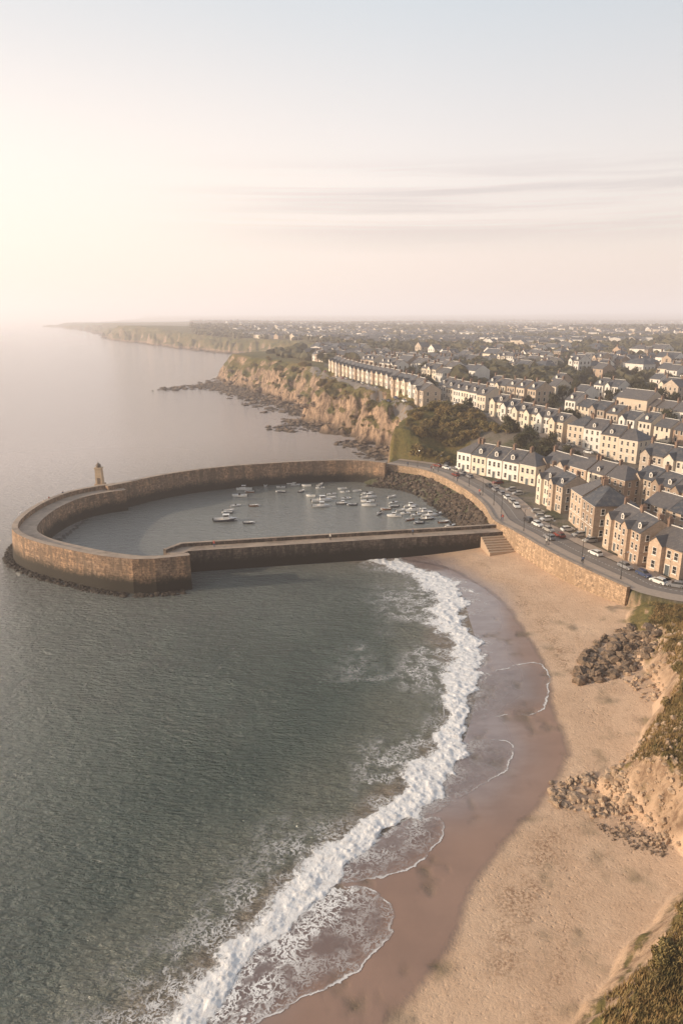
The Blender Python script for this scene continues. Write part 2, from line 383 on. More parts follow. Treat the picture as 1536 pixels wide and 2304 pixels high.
calm=(SY>py2)*(SX>-72)*(SX<40)*(SY<235)*1.0
fattr(me,'shallow',sh); fattr(me,'open',np.maximum(sm(85,360,np.hypot(SX,SY)-SX*.35+(fbm(SX,SY,120,3,83)-.5)*60)*(1-.6*calm),calm*.28))  # second mask drives the painted sheen: grows with distance, weaker in the basin
fattr(me,'calm',calm)
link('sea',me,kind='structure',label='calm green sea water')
# ------------------------------------------------------------------ SURF
FR=catmull(GA([(200,2640),(345,2430),(450,2304),(525,2208),(600,2112),(700,2012),(722,1985),(765,1938),(850,1890),(932,1832),(992,1780),(1015,1718),(1052,1650),(1062,1600),(1080,1540),(1062,1500),(1074,1460),(1050,1412),(1058,1370),(1032,1330),(992,1302),(950,1282),(900,1264),(830,1252)],.0),12)
FL=catmull(GA([(80,2640),(230,2430),(345,2304),(440,2205),(520,2112),(595,2025),(655,1965),(710,1905),(790,1868),(870,1785),(905,1725),(960,1680),(1010,1620),(985,1565),(955,1510),(990,1450),(975,1400),(978,1380),(965,1340),(925,1300),(860,1272),(800,1252)],.0),12)
n=1300; fr=resamp(FR,n); fl=resamp(FL,n)
wdt=np.array([np.min(np.hypot(*(fl-p).T)) for p in fr]); ker=np.ones(35)/35; wdt=np.convolve(np.pad(wdt,17,'edge'),ker,'valid')*1.05
tg=np.gradient(fr,axis=0); tg=np.stack([np.convolve(np.pad(tg[:,i],17,'edge'),ker,'valid') for i in (0,1)],-1)
tg/=np.linalg.norm(tg,axis=1)[:,None]; nrm=np.stack([-tg[:,1],tg[:,0]],-1)
cvals=np.r_[np.linspace(-.6,1.1,80),np.linspace(1.15,4.0,34)]
Cg=np.broadcast_to(cvals[None,:],(n,len(cvals)))
P=fr[:,None,:]+nrm[:,None,:]*(Cg*wdt[:,None])[...,None]
px,py_=P[...,0],P[...,1]
edge=(fbm(px,py_,6.5,2,89)-.5)*.9+(fbm(px,py_,2.0,3,91)-.5)*.6
c2=Cg+edge
patchy=.78+.22*sm(.3,.55,fbm(px,py_,12,2,94))
bulk=sm(-.14,.04,c2)*(1-sm(.42,1.22,c2))*patchy
trail=sm(.35,.8,c2)*(1-sm(1.1,3.6,c2))*sm(.30,.56,fbm(px,py_,9,2,95))+sm(-.45,-.1,c2)*(1-sm(-.05,.2,c2))*.9
zz=.05+bulk*(.03+.45*np.clip(fbm(px,py_,.8,4,97)-.34,0,1))
gz=Hgt(px,py_); zz=np.maximum(zz,gz+.03+bulk*.06)
def foam_mat():
    s=M('sea_foam'); b=s.attr('bulk'); t=s.attr('trail')
    wv=s.warp(s.map((1,1,0)),.7,1.8)
    nn=s.math('MULTIPLY_ADD',s.noise(.55,8,.74,wv),.55,s.math('MULTIPLY',s.noise(1.7,6,.7,wv),.45))
    lace=s.math('MAXIMUM',s.vein(.8,.035,wv,4),s.math('MULTIPLY',s.vein(2.0,.05,wv,4),.8))
    a1=s.mr(s.math('ADD',b,s.math('MULTIPLY',s.math('SUBTRACT',nn,.5),3.0)),.26,.50)
    a1=s.math('MULTIPLY',a1,s.mr(b,.02,.2))
    a2=s.math('MULTIPLY',s.math('MULTIPLY',lace,t),s.mr(s.noise(.35,5,.6),.40,.54))
    a3=s.math('MULTIPLY',s.math('MULTIPLY',lace,s.mr(b,.05,.4)),.9)
    a0=s.math('MULTIPLY',s.mr(b,.05,.6),.35)
    al=s.math('MAXIMUM',s.math('MAXIMUM',s.math('MULTIPLY',a1,.98),a0),s.math('MAXIMUM',a3,s.math('MULTIPLY',a2,.8)))
    col=s.mix(s.mr(s.noise(1.8,7,.75),.34,.54),(.74,.715,.69),(.93,.92,.905))
    s.bsdf(col,.6,s.bump(s.noise(2.6,8,.78),.7,.20))
    s.put(s.b.inputs['Alpha'],al); return s.m
FM=foam_mat()
me=mesh_np('surf',np.stack([px,py_,zz],-1).reshape(-1,3),gridfaces(n,len(cvals)),FM)
fattr(me,'bulk',bulk);fattr(me,'trail',trail)
link('breaking_wave_foam',me,kind='stuff',label='white broken wave running along the beach',category='foam')
def swash_mat():
    s=M('swash_film'); e=s.attr('edge'); dens=s.attr('dens'); gap=s.attr('gap')
    wv=s.warp(s.map((1,1,0)),.6,2.2)
    en=s.math('ADD',e,s.math('MULTIPLY',s.math('SUBTRACT',s.noise(.55,5,.6),.5),1.6))
    line=s.math('MULTIPLY',s.mr(en,.30,.36),s.mr(en,.42,.70,1,0)); line=s.math('MULTIPLY',line,s.math('MULTIPLY',gap,s.mr(s.noise(.3,4),.36,.5,.3,1)))
    lace=s.math('MAXIMUM',s.vein(.75,.04,wv,5),s.math('MULTIPLY',s.vein(1.9,.07,wv,4),.9))
    lace=s.math('MULTIPLY',lace,s.math('MULTIPLY',dens,s.mr(s.noise(.4,5),.30,.54)))
    lace=s.math('MULTIPLY',lace,s.mr(en,.3,.5))
    fo=s.math('MAXIMUM',s.math('MULTIPLY',line,.9),s.math('MULTIPLY',lace,.9),clamp=True)
    col=s.mix(fo,(.23,.165,.145),(.88,.86,.83))
    al=s.math('MAXIMUM',fo,s.math('MULTIPLY',s.math('MULTIPLY',s.mr(en,.25,2.2),s.attr('film')),.5))
    s.bsdf(col,s.math('MULTIPLY_ADD',fo,.5,.08),s.bump(s.noise(1.5,4),.15,.05),**{'Specular IOR Level':.95,'IOR':1.6}); s.put(s.b.inputs['Alpha'],al); return s.m
SW=swash_mat()
lobes=[([(980,1700),(1050,1662),(1110,1658),(1150,1670),(1162,1695),(1137,1740),(1088,1770),(1035,1800),(960,1840),(900,1830)],.6),
([(820,1880),(930,1832),(982,1829),(1007,1855),(994,1898),(948,1944),(895,1970),(800,1990),(700,1996),(700,1930)],.85),
([(640,2000),(780,1982),(848,1999),(890,2043),(890,2098),(847,2155),(794,2206),(700,2248),(560,2320),(420,2360),(420,2304),(540,2120)],1.4),
([(1000,1530),(1120,1503),(1200,1490),(1238,1518),(1233,1582),(1208,1612),(1120,1612),(1000,1640)],.45)]
for pts,dn in lobes:
    P2=catmull(GA(pts+[pts[0]],.25),6)
    mn=P2.min(0);mx=P2.max(0); st_=.16
    gx,gy=np.meshgrid(np.arange(mn[0],mx[0],st_),np.arange(mn[1],mx[1],st_),indexing='ij')
    ins=inside(gx,gy,P2); d,_=pdist(gx,gy,P2); dfr,sfr=pdist(gx,gy,fr[::6])
    fs=gridfaces(*gx.shape)[:,::-1]; flat=ins.ravel(); keep=flat[fs].all(1)
    zt=np.maximum(Hgt(gx,gy),0)+.035
    me=mesh_np('swash',np.stack([gx,gy,zt],-1).reshape(-1,3),fs[keep],SW)
    fattr(me,'edge',d);fattr(me,'dens',np.full(gx.shape,dn)*(.5+.7*sm(6,0,dfr)));fattr(me,'gap',sm(1.5,5,dfr)*(dn>.2));fattr(me,'film',np.full(gx.shape,min(1,dn)))
    link('wave_wash',me,kind='stuff',label='thin sheet of foamy water sliding over wet sand',category='foam')
# ------------------------------------------------------------------ WALLS
def loft(name,path,prof,mats,matidx,**kw):
    path=np.array(path,float); n=len(path)
    tg=np.zeros_like(path); seg=np.diff(path,axis=0); seg/=np.linalg.norm(seg,axis=1)[:,None]
    tg[0]=seg[0];tg[-1]=seg[-1]; mit=np.ones(n)
    for i in range(1,n-1):
        t=seg[i-1]+seg[i]; t/=np.linalg.norm(t); tg[i]=t; mit[i]=1/max(.5,float(np.dot(t,seg[i])))
    nr=np.stack([-tg[:,1],tg[:,0]],-1)
    mb=MB(); k=len(prof); vs=[]
    for i in range(n):
        for o,z in prof:
            p=path[i]+nr[i]*o*mit[i]; vs.append((p[0],p[1],z))
    fs=[];mi=[]
    for i in range(n-1):
        for j in range(k):
            a=i*k+j;b=i*k+(j+1)%k; fs.append((a,a+k,b+k,b)); mi.append(matidx[j])
    fs.append(tuple(range(k)));mi.append(0); fs.append(tuple(range((n-1)*k,n*k))[::-1]);mi.append(0)
    mb.v=vs;mb.f=[list(f) for f in fs];mb.m=mi
    me=mb.mesh(name,mats); return link(name,me,**kw)
far=catmull(GA([(872,1042),(820,1037),(760,1036),(650,1040),(520,1049),(420,1060),(340,1073),(285,1085),(235,1095)],7),5)
loft('harbour_breakwater',far,[(-3.3,-4),(-2.7,0),(-2.3,5.9),(.7,5.9),(.7,7.5),(2.2,7.5),(2.6,0),(3.2,-4)][::-1],[MS_mole,MS_top],[0,0,1,0,1,0,0,0],label='long curved stone breakwater arm joined to the shore',category='harbour wall')
rp=catmull(GA([(278,1092),(225,1099),(165,1112),(110,1135),(70,1163),(56,1188),(85,1208),(150,1226),(240,1244),(310,1252)],7),6)
rp=list(map(tuple,rp))+[(-38.6,134.2),(-32.2,136.2)]
loft('harbour_breakwater',rp,[(3.4,-4),(3.0,0),(2.6,6.2),(-1.4,6.2),(-1.4,7.4),(-2.7,7.4),(-3.3,0),(-3.9,-4)],[MS_mole,MS_top],[0,0,1,0,1,0,0,0],label='rounded stone breakwater head curving around the harbour mouth',category='harbour wall')
loft('harbour_pier',PIER,[(2.6,-4),(2.3,0),(2.1,5.7),(1.2,5.7),(1.2,4.9),(-2.0,4.9),(-2.3,0),(-2.6,-4)],[MS_pier,MS_top],[0,0,1,0,1,0,0,0],label='straight low stone pier closing the harbour',category='pier')
loft('promenade_seawall',WALL,[(-.9,-1),(-.7,6.3),(-.75,6.45),(.25,6.45),(.2,6.3),(.2,5)],[MS_wall,MS_top],[0,0,1,0,0,0],label='ochre stone seawall with parapet beside the promenade',category='wall')
mb=MB()
for i in range(7):
    mb.box(-3.6,6.0,-i*.85-.9,-i*.85-.05+.002*i,-1,4.2-i*.34,0)
me=mb.mesh('steps',[simple('step_stone',(.46,.34,.24),.85,.25,1.2)]); o=link('beach_steps',me,label='broad stone steps going down to the sand',category='steps'); o.location=(37.0,157.2,-.2); o.rotation_euler=(0,0,.19)
# lighthouse
lx,ly=G(226,1091,6.4)
LT=simple('lighthouse_stone',(.56,.42,.28),.8,.3,2)
LD=simple('lighthouse_cap_lead',(.17,.125,.09),.6,.3,2)
rt=root('lighthouse',lx,ly,6.2,0,'small square stone lighthouse tower with a dark cap on the breakwater','lighthouse')
mb=MB(); mb.box(-1.3,1.3,-1.3,1.3,0,.7,0); mb.box(-1.0,1.0,-1.0,1.0,.7,5.3,0,.1,.1); mb.box(-1.08,1.08,-1.08,1.08,5.3,5.6,0)
child('tower',mb.mesh('tower',[LT]),rt)
mb=MB(); mb.cyl(0,0,5.6,6.2,.75,.75,8,0); child('lantern',mb.mesh('lantern',[LD]),rt)
mb=MB(); mb.cyl(0,0,6.2,7.0,.9,.1,8,0); mb.cyl(0,0,7.0,7.6,.05,.03,5,0); child('cap',mb.mesh('cap',[LD]),rt)
mb=MB(); mb.box(-.4,.4,-1.04,-.9,.7,2.5,0); child('door',mb.mesh('door',[LD]),rt)
# ------------------------------------------------------------------ ROADS
def asphalt():
    s=M('asphalt'); f=s.noise(.6,6,.6); c=s.mix(f,(.18,.152,.132),(.26,.222,.19)); return s.bsdf(c,.85,s.bump(s.noise(20,2),.2,.01))
AS=asphalt(); PV=simple('paving',(.42,.335,.265),.85,.2,1.5); WP=simple('road_paint',(.7,.68,.62),.6,.1,5)
def strip(name,path,o0,o1,dz,mat,k=5,flat=None,dash=None,**kw):
    path=resamp(np.array(path,float),max(8,int(len(path)*5)))
    tg=np.gradient(path,axis=0); tg/=np.linalg.norm(tg,axis=1)[:,None]; nr=np.stack([-tg[:,1],tg[:,0]],-1)
    of=np.linspace(o0,o1,k); P=path[:,None,:]+nr[:,None,:]*of[None,:,None]
    z=np.full(P.shape[:2],flat) if flat is not None else Hgt(P[...,0],P[...,1])
    fs=gridfaces(*P.shape[:2])[:,::-1]
    if dash: fs=fs[((fs[:,0]//k)//dash)%2==0]
    me=mesh_np(name,np.stack([P[...,0],P[...,1],z+dz],-1).reshape(-1,3),fs,mat)
    return link(name,me,kind='structure',**kw)
strip('pavement',ROADC,-5.4,-2.2,.14,PV,4,6.0,label='paved promenade along the seawall')
strip('road',ROADC,-2.2,2.8,.03,AS,4,6.0,label='asphalt seafront road')
strip('road_marking',resamp(ROADC,200),-.06,.06,.036,WP,2,6.0,3,label='white dashed centre line')
strip('pavement',ROADC,2.8,5.6,.15,PV,4,6.0,label='pavement in front of the houses')
E0=GT(742,832); E1=GT(950,917)
ev=np.array(E1)-np.array(E0); ev/=np.linalg.norm(ev); en=np.array([ev[1],-ev[0]])
ER=[tuple(np.array(E0)-ev*20+en*7)]+[tuple(np.array(E0)+ev*t+en*7) for t in np.linspace(0,205,20)]
strip('road',ER,-3,3,.16,AS,7,label='clifftop street')
F0=np.array(GT(985,895)); F3=np.array(GT(1430,1047))
FR_=[tuple(F0+(F3-F0)*t) for t in np.linspace(-.1,1.1,30)]
fv=(F3-F0)/np.linalg.norm(F3-F0); fn=np.array([fv[1],-fv[0]])
strip('road',[tuple(np.array(p)+fn*6) for p in FR_],-3,3,.16,AS,7,label='terrace street')
# ------------------------------------------------------------------ HOUSES
def wallmat(name,a,b,brick=True):
    s=M(name); X=s.sep(s.obj)
    vec=s.n('ShaderNodeCombineXYZ',{0:s.math('ADD',X[0],X[1]),1:X[2],2:0}).outputs[0]
    c=s.mix(s.noise(.8,5,.6,s.obj),a,b)
    R_=rnd(s); c=s.mix(s.mr(R_,.3,1,0,.35),c,[x*.6 for x in a]); 
    r2=s.math('FRACT',s.math('MULTIPLY',R_,7.3)); c=s.mix(s.mr(r2,.5,1,0,.35),c,(.62,.57,.51)); c=s.mix(s.mr(r2,.35,0,0,.25),c,(.50,.32,.22))
    st=s.noise(1.2,4,.6,s.map((1.5,1.5,.15),vec=s.obj)); c=s.mix(s.mr(st,.5,.8,0,.45),c,[x*.45 for x in a])
    h=s.noise(6,4,.6,s.obj)
    if brick:
        br=s.n('ShaderNodeTexBrick',{'Vector':vec,'Scale':1.0,'Mortar Size':.02,'Brick Width':.7,'Row Height':.3,'Color1':(1,1,1,1),'Color2':(.7,.68,.66,1),'Mortar':(.75,.7,.65,1)})
        c=s.mix(.7,c,br.outputs['Color'],'MULTIPLY')
    return s.bsdf(c,.85,s.bump(h,.3,.03))
WM=[wallmat('cream_render',(.74,.63,.50),(.80,.70,.56),False),wallmat('buff_stone',(.56,.43,.32),(.66,.52,.39)),wallmat('brown_stone',(.38,.28,.205),(.47,.35,.26)),wallmat('white_render',(.81,.77,.70),(.84,.80,.75),False)]
def slate():
    s=M('slate_roof'); X=s.sep(s.obj); c=s.mix(s.mr(rnd(s),0,1),(.055,.065,.08),(.13,.118,.115)); c=s.mix(s.mr(s.noise(.9,6,.7,s.obj),.4,.7),c,(.17,.15,.135))
    vec=s.n('ShaderNodeCombineXYZ',{0:s.math('ADD',X[0],s.math('MULTIPLY',X[1],.01)),1:s.math('MULTIPLY',X[2],1.3),2:0}).outputs[0]
    br=s.n('ShaderNodeTexBrick',{'Vector':vec,'Scale':1.0,'Mortar Size':.02,'Brick Width':.45,'Row Height':.28,'Color1':(1,1,1,1),'Color2':(.7,.7,.7,1),'Mortar':(.4,.4,.4,1)})
    c=s.mix(.8,c,br.outputs['Color'],'MULTIPLY')
    return s.bsdf(c,.5,s.bump(br.outputs['Fac'],-.3,.02))
SL=slate(); BR=simple('chimney_brick',(.22,.145,.105),.9,.4,1.2); POT=simple('terracotta',(.30,.18,.12),.8,.2,4)
GL=M('window_glass'); GL=GL.bsdf(GL.mix(GL.noise(.8,2),(.02,.022,.025),(.06,.055,.05)),.08)
FRM=simple('white_paint',(.72,.68,.62),.5,.08,4); DRM=simple('door_paint',(.10,.12,.13),.5,.2,3,rv=.4)
def win(w=1.0,h=1.6):
    mb=MB(); t=.09; y0,y1=-.07,.04
    mb.box(-w/2,-w/2+t,y0,y1,0,h,0); mb.box(w/2-t,w/2,y0,y1,0,h,0)
    mb.box(-w/2+t,w/2-t,y0,y1,0,t,0); mb.box(-w/2+t,w/2-t,y0,y1,h-t,h,0); mb.box(-w/2+t,w/2-t,y0+.01,y1,h/2-.03,h/2+.03,0)
    mb.box(-w/2-.12,w/2+.12,-.16,.02,-.13,-.005,0)
    mb.add([(-w/2+t,-.02,t),(w/2-t,-.02,t),(w/2-t,-.02,h-t),(-w/2+t,-.02,h-t)],[(0,1,2,3)],1)
    return mb.mesh('window',[FRM,GL])
WIN=win(); WINS=win(.8,1.1)
mb=MB(); mb.box(-.5,.5,-.06,.05,0,2.1,0); mb.box(-.62,-.5,-.1,.03,0,2.3,1); mb.box(.5,.62,-.1,.03,0,2.3,1); mb.box(-.5,.5,-.1,.03,2.1,2.3,1); DOOR=mb.mesh('door',[DRM,FRM])
def slab(mb,a,b,c,d,t,m=0):
    vs=[a,b,c,d]+[(p[0],p[1],p[2]-t) for p in (a,b,c,d)]
    mb.add(vs,[(0,1,2,3),(7,6,5,4),(0,4,5,1),(1,5,6,2),(2,6,7,3),(3,7,4,0)],m)
PROTO={}
# hip: 0 gables, 1 both ends hipped, 2 hipped at +x end only, 3 hipped at -x end only
def proto(style,wm,hip=0):
    key=(style,wm,hip)
    if key in PROTO: return PROTO[key]
    w,d,e,rg,bay,storeys={'cot':(7.6,8.5,6.0,8.8,True,2),'tall':(8.2,9.5,8.6,11.8,True,3),'plain':(7.4,8.0,5.4,8.0,False,2),'ter':(6.6,8.5,6.4,9.0,True,2),'row':(5.9,9.5,6.3,9.4,False,2),'rowt':(8.2,10.5,8.7,12.2,False,3),'big':(15,10,7.0,10.2,False,2),'low':(10,7.5,3.2,6.0,False,1),'flat':(8.0,9.0,8.0,10.6,False,3)}[style]
    hw=w/2-.02; Wm=WM[wm]
    mb=MB()
    fl_=[(0,1,5,4),(2,3,7,6)]
    fl_+= [(1,2,6,5)] if hip in(1,2) else [(1,2,6,9,5)]
    fl_+= [(3,0,4,7)] if hip in(1,3) else [(3,0,4,8,7)]
    if hip==0: fl_+=[(4,5,9,8),(6,7,8,9)]
    mb.add([(-hw,0,-3),(hw,0,-3),(hw,d,-3),(-hw,d,-3),(-hw,0,e),(hw,0,e),(hw,d,e),(-hw,d,e),(-hw,d/2,rg-.16),(hw,d/2,rg-.16)],fl_,0)
    bx=-w*.22; bw=1.55; bp=1.0; br_=e+1.5
    if bay:
        mb.add([(bx-bw,-bp,-3),(bx+bw,-bp,-3),(bx+bw,.5,-3),(bx-bw,.5,-3),(bx-bw,-bp,e-.05),(bx+bw,-bp,e-.05),(bx+bw,.5,e-.05),(bx-bw,.5,e-.05),(bx,-bp,br_-.1),(bx,.5,br_-.1)],
           [(0,1,5,8,4),(1,2,6,5),(3,0,4,7),(4,8,9,7),(5,6,9,8)],0)
    mb.box(-hw+.01,hw-.01,-.09,.02,e-.35,e-.12,1)
    if not hip and bay: mb.box(-hw+.01,(bx-bw)-.02,-.07,.02,3.0,3.16,1)
    if style in('row','rowt'): mb.box(-hw+.01,hw-.01,-.07,.02,3.0,3.14,1)
    wall=mb.mesh('wall',[Wm,FRM])
    mb=MB(); o=.32
    if hip:
        hh=min(w/2-.3,d/2)*.95 if hip==1 else min(w-.8,d/2)*.9
        L_=-hw-(o if hip in(1,3) else 0); R_=hw+(o if hip in(1,2) else 0)
        pL=(-hw+hh) if hip in(1,3) else -hw; pR=(hw-hh) if hip in(1,2) else hw
        a,b,c,f=(L_,-o,e-.1),(R_,-o,e-.1),(R_,d+o,e-.1),(L_,d+o,e-.1)
        p,q=(pL,d/2,rg),(pR,d/2,rg)
        mb.add([a,b,c,f,p,q],[(0,1,5,4),(1,2,5),(2,3,4,5),(3,0,4),(3,2,1,0)],0)
    else:
        sl=(rg-e)/(d/2); 
        slab(mb,(-hw,-o,e-o*sl+.02),(hw,-o,e-o*sl+.02),(hw,d/2,rg),(-hw,d/2,rg),.14)
        slab(mb,(hw,d+o,e-o*sl+.02),(-hw,d+o,e-o*sl+.02),(-hw,d/2+.005,rg),(hw,d/2+.005,rg),.14)
        mb.box(-hw,hw,d/2-.12,d/2+.12,rg-.05,rg+.1,1)
    if bay:
        yb=(br_-e)/((rg-e)/(d/2))+.2; q=.25
        slab(mb,(bx,-bp-.25,br_),(bx,yb,br_),(bx-bw-q,.1 if yb>.1 else yb,e-.2),(bx-bw-q,-bp-.25,e-.2),.12)
        slab(mb,(bx,yb,br_+.004),(bx,-bp-.25,br_+.004),(bx+bw+q,-bp-.25,e-.2),(bx+bw+q,.1,e-.2),.12)
    if style in('tall','ter') or (style in('row','rowt') and hip==0):
        dx=w*.24 if bay else 0; zb=e+.7; sl=(rg-e)/(d/2); yf=.7/sl
        DV=[(dx-.7,yf-.25,zb-.4),(dx+.7,yf-.25,zb-.4),(dx+.7,yf-.25,zb+.9),(dx-.7,yf-.25,zb+.9),(dx,yf-.25,zb+1.4),(dx-.7,yf+2.2,zb+.9),(dx+.7,yf+2.2,zb+.9),(dx,yf+2.6,zb+1.4)]
        mb.add(DV,[(0,1,2,4,3)],1)
        mb.add(DV,[(3,4,7,5),(4,2,6,7),(1,6,2),(0,3,5)],0)
        dorm=(dx,yf-.25,zb-.1)
    else: dorm=None
    roof=mb.mesh('roof',[SL,FRM])
    mb=MB()
    mb.box(-.32,.32,-.6,.6,0,2.1,0); mb.box(-.39,.39,-.67,.67,2.1,2.25,0)
    for yy in(-.38,0,.38): mb.cyl(0,yy,2.25,2.65,.13,.1,7,1)
    chim=mb.mesh('chimney',[BR,POT])
    W=[]
    for sN in range(storeys):
        z=.9+sN*2.7
        if bay:
            W.append((bx,-bp,z,0))
            if sN>0: W.append((w*.12,0,z,0))
            W.append((w*.34,0,z,0))
        elif w>9:
            for xx in((-.4,-.22,.2,.4)): W.append((w*xx,0,z,0))
        else:
            for xx in((-.3,.33) if sN==0 else (-.3,0,.3)): W.append((w*xx,0,z,0))
        for xx in(-.28,.28): W.append((w*xx,d,z,math.pi))
    S=[]
    for sN in range(storeys):
        z=.9+sN*2.7
        for yy in(.2,.5,.8) if d>9 else(.27,.7): S.append((hw,d*yy,z,math.pi/2))
    cx_=-hw+.5 if hip in(0,2) else (0 if hip==1 else hw-.5)
    PROTO[key]=dict(w=w,d=d,e=e,rg=rg,wall=wall,roof=roof,chim=chim,cx=cx_,W=W,S=S,hw=hw,dx=(w*.12 if bay else 0),dorm=dorm)
    mb=MB()
    for me_,off in((wall,(0,0,0)),(roof,(0,0,0)),(chim,(cx_,d/2,rg-1.0))):
        base={'wall':[0,2],'roof':[1,2],'chimney':[3,3]}[me_.name.split('.')[0]]
        o_=len(mb.v); mb.v+=[tuple(np.array(v.co)+off) for v in me_.vertices]
        for p_ in me_.polygons: mb.f.append([i+o_ for i in p_.vertices]); mb.m.append(base[p_.material_index])
    for (x,y,z,rz) in W+S:
        a=np.array([math.cos(rz),math.sin(rz)]); nn_=np.array([math.sin(rz),-math.cos(rz)])
        for ww,off,m,z0,z1 in((.55,.03,2,z-.05,z+1.6),(.42,.05,4,z+.08,z+1.5)):
            p=np.array([x,y])+nn_*off
            mb.add([(*(p-a*ww),z0),(*(p+a*ww),z0),(*(p+a*ww),z1),(*(p-a*ww),z1)],[(0,1,2,3)],m)
    PROTO[key]['one']=mb.mesh('house',[Wm,SL,FRM,BR,GL])
    return PROTO[key]
CNT=[0]
occ=[]
names=['cream rendered','buff stone','brown stone','white rendered']
def put_house(style,wm,x,y,rz,detail,label,group,hip=0,end=False,sc=1.0,z=None):
    if CNT[0]>=295: return False
    P=proto(style,wm,hip); CNT[0]+=1
    if z is None:
        c_,s__=math.cos(rz),math.sin(rz); xs=[];ys=[]
        for a,b in((-P['hw'],0),(P['hw'],0),(P['hw'],P['d']),(-P['hw'],P['d']),(0,0)): xs.append(x+a*c_-b*s__);ys.append(y+a*s__+b*c_)
        hz=Hgt(np.array(xs),np.array(ys)); z=float(np.percentile(hz,60))
    cx,cy=x-P['d']/2*math.sin(rz),y+P['d']/2*math.cos(rz); occ.append((cx,cy,z))
    if not detail:
        o=link('house',P['one']); o.location=(x,y,z); o.rotation_euler=(0,0,rz); o.scale=(sc,)*3
        o['label']=label;o['category']='house';o['group']=group; return True
    r_=root('house',x,y,z,rz,label,'house',group,sc)
    child('wall',P['wall'],r_); rf=child('roof',P['roof'],r_)
    child('chimney',P['chim'],rf,(P['cx'],P['d']/2,P['rg']-1.0))
    if style in('tall','big'): child('chimney',P['chim'],rf,(P['hw']-.55,P['d']/2+.3,P['rg']-1.2))
    child('door',DOOR,r_,(P['dx'],0,0))
    for (a,b,c,q) in P['W']: child('window',WIN,r_,(a,b,c),q)
    if end:
        for (a,b,c,q) in P['S']: child('window',WIN,r_,(a,b,c),q)
    if P['dorm']: child('window',WINS,r_,P['dorm'])
    return True
def terrace(a,b,style,wms,detail,label,group,n=None,sc=1.0,hipend=False,z=None):
    a=np.array(a);b=np.array(b); L=np.linalg.norm(b-a); e=(b-a)/L; w=proto(style,wms[0])['w']*sc
    n=n or max(1,int(round(L/w))); rz=math.atan2(e[1],e[0]); 
    for i in range(n):
        p=a+e*(i+.5)*(L/n if abs(L/n-w)<.5 else w)
        wm=wms[(i*7+int(a[0]))%len(wms)]
        hp=0
        if hipend: hp=1 if n==1 else (3 if i==0 else (2 if i==n-1 else 0))
        put_house(style,wm,p[0],p[1],rz,detail,label%names[wm],group,hp,end=(i==n-1),sc=sc,z=z)
def z6(u,v): return G(u,v,6)
terrace(z6(1025,1057),z6(1203,1097),'row',[3,3,0],True,'%s terraced house in a long slate roofed row','terraced houses above the harbour',hipend=True,z=6.1)
terrace(z6(1207,1131),z6(1270,1168),'tall',[1,0],True,'%s three storey seafront house with slate roof','tall seafront houses',sc=.82)
terrace(z6(1277,1176),z6(1325,1216),'rowt',[2,1],True,'%s three storey seafront house with hipped slate roof','tall seafront houses',n=2,sc=.92,hipend=True)
terrace(z6(1358,1228),z6(1412,1263),'tall',[1,1],True,'%s seafront house with tall chimney and shaded gable','seafront houses',n=2,sc=.82)
x,y=z6(1462,1283); put_house('cot',1,x+1.5,y-2,-1.15,True,'ochre stone seafront house with dark slate roof','seafront houses',end=True,z=6)
terrace(GT(1215,1082),GT(1275,1100),'cot',[2,1],True,'%s house with dark slate roof behind the seafront','houses behind the seafront')
terrace(GT(1275,1103),GT(1400,1142),'rowt',[2,1,0],True,'%s house with dark slate roof behind the seafront','houses behind the seafront',sc=.8,hipend=True)
terrace(GT(1420,1130),GT(1530,1175),'tall',[2,2,1],True,'%s house with big slate roof behind the seafront','houses behind the seafront',sc=.85)
terrace(GT(1440,1195),GT(1530,1230),'flat',[1,2],True,'%s house with slate roof behind the seafront','houses behind the seafront',sc=.9)
terrace(GT(1435,1062),GT(1600,1105),'cot',[0,1,0],True,'%s gabled terraced house on the hill','hillside terraced houses')
terrace(E0,E1,'cot',[0,0,1,3],True,'%s terraced house with gabled bay on the clifftop street','clifftop terraced houses')
terrace(F0,GT(1090,925),'row',[0,3],True,'%s terraced house with slate roof on the hill','hillside terraced houses')
terrace(GT(1102,936),GT(1262,997),'ter',[0,3,0],True,'%s terraced house with gabled bay','hillside terraced houses',sc=.95)
terrace(GT(1272,1001),GT(1428,1044),'rowt',[0,0,3],True,'%s three storey terraced house with slate roof','hillside terraced houses',sc=.82,hipend=True)
main=np.array(occ)
rs=random.Random(3)
def park(x,y): return float(fbm(np.array([x]),np.array([y]),42,3,141)[0])
cand=[]
for k in range(1,16):
    off=-fn*(18+20*k-(7 if k%2 else 0))
    for sidx in range(-46,26):
        if (sidx//6)%6==5 and rs.random()<.8: continue
        if rs.random()<(.08 if k<4 else .28): continue
        p=F0+fv*(sidx*7.5+rs.uniform(-.3,.3)+k*5)+off+fn*(rs.uniform(-1,1)*(3.8 if k>4 else .6)+math.sin(sidx*.14+k*1.7)*(5 if k>3 else 1.5))
        u,v=view_uv(p[0],p[1],20)
        if u>1640 or u<700 or p[1]<165: continue
        if park(p[0],p[1])>(.57 if k<3 else .53): continue
        if np.min(np.hypot(main[:,0]-p[0],main[:,1]-p[1]))<12: continue
        cand.append((p[1],p,k))
for k in range(1,9):
    for sidx in range(-10,24):
        if rs.random()<.3: continue
        p=np.array(E0)+ev*(sidx*8+k*4)-en*(21*k)+np.array([rs.uniform(-2,2),rs.uniform(-3,3)])
        if (p-F0)@(-fn)>8: continue
        if park(p[0],p[1])>.53: continue
        if np.min(np.hypot(main[:,0]-p[0],main[:,1]-p[1]))<12: continue
        cand.append((p[1],p,k))
cand=sorted(cand,key=lambda q:q[0])
placed=list(map(tuple,main[:,:2]))
STUFF=[]
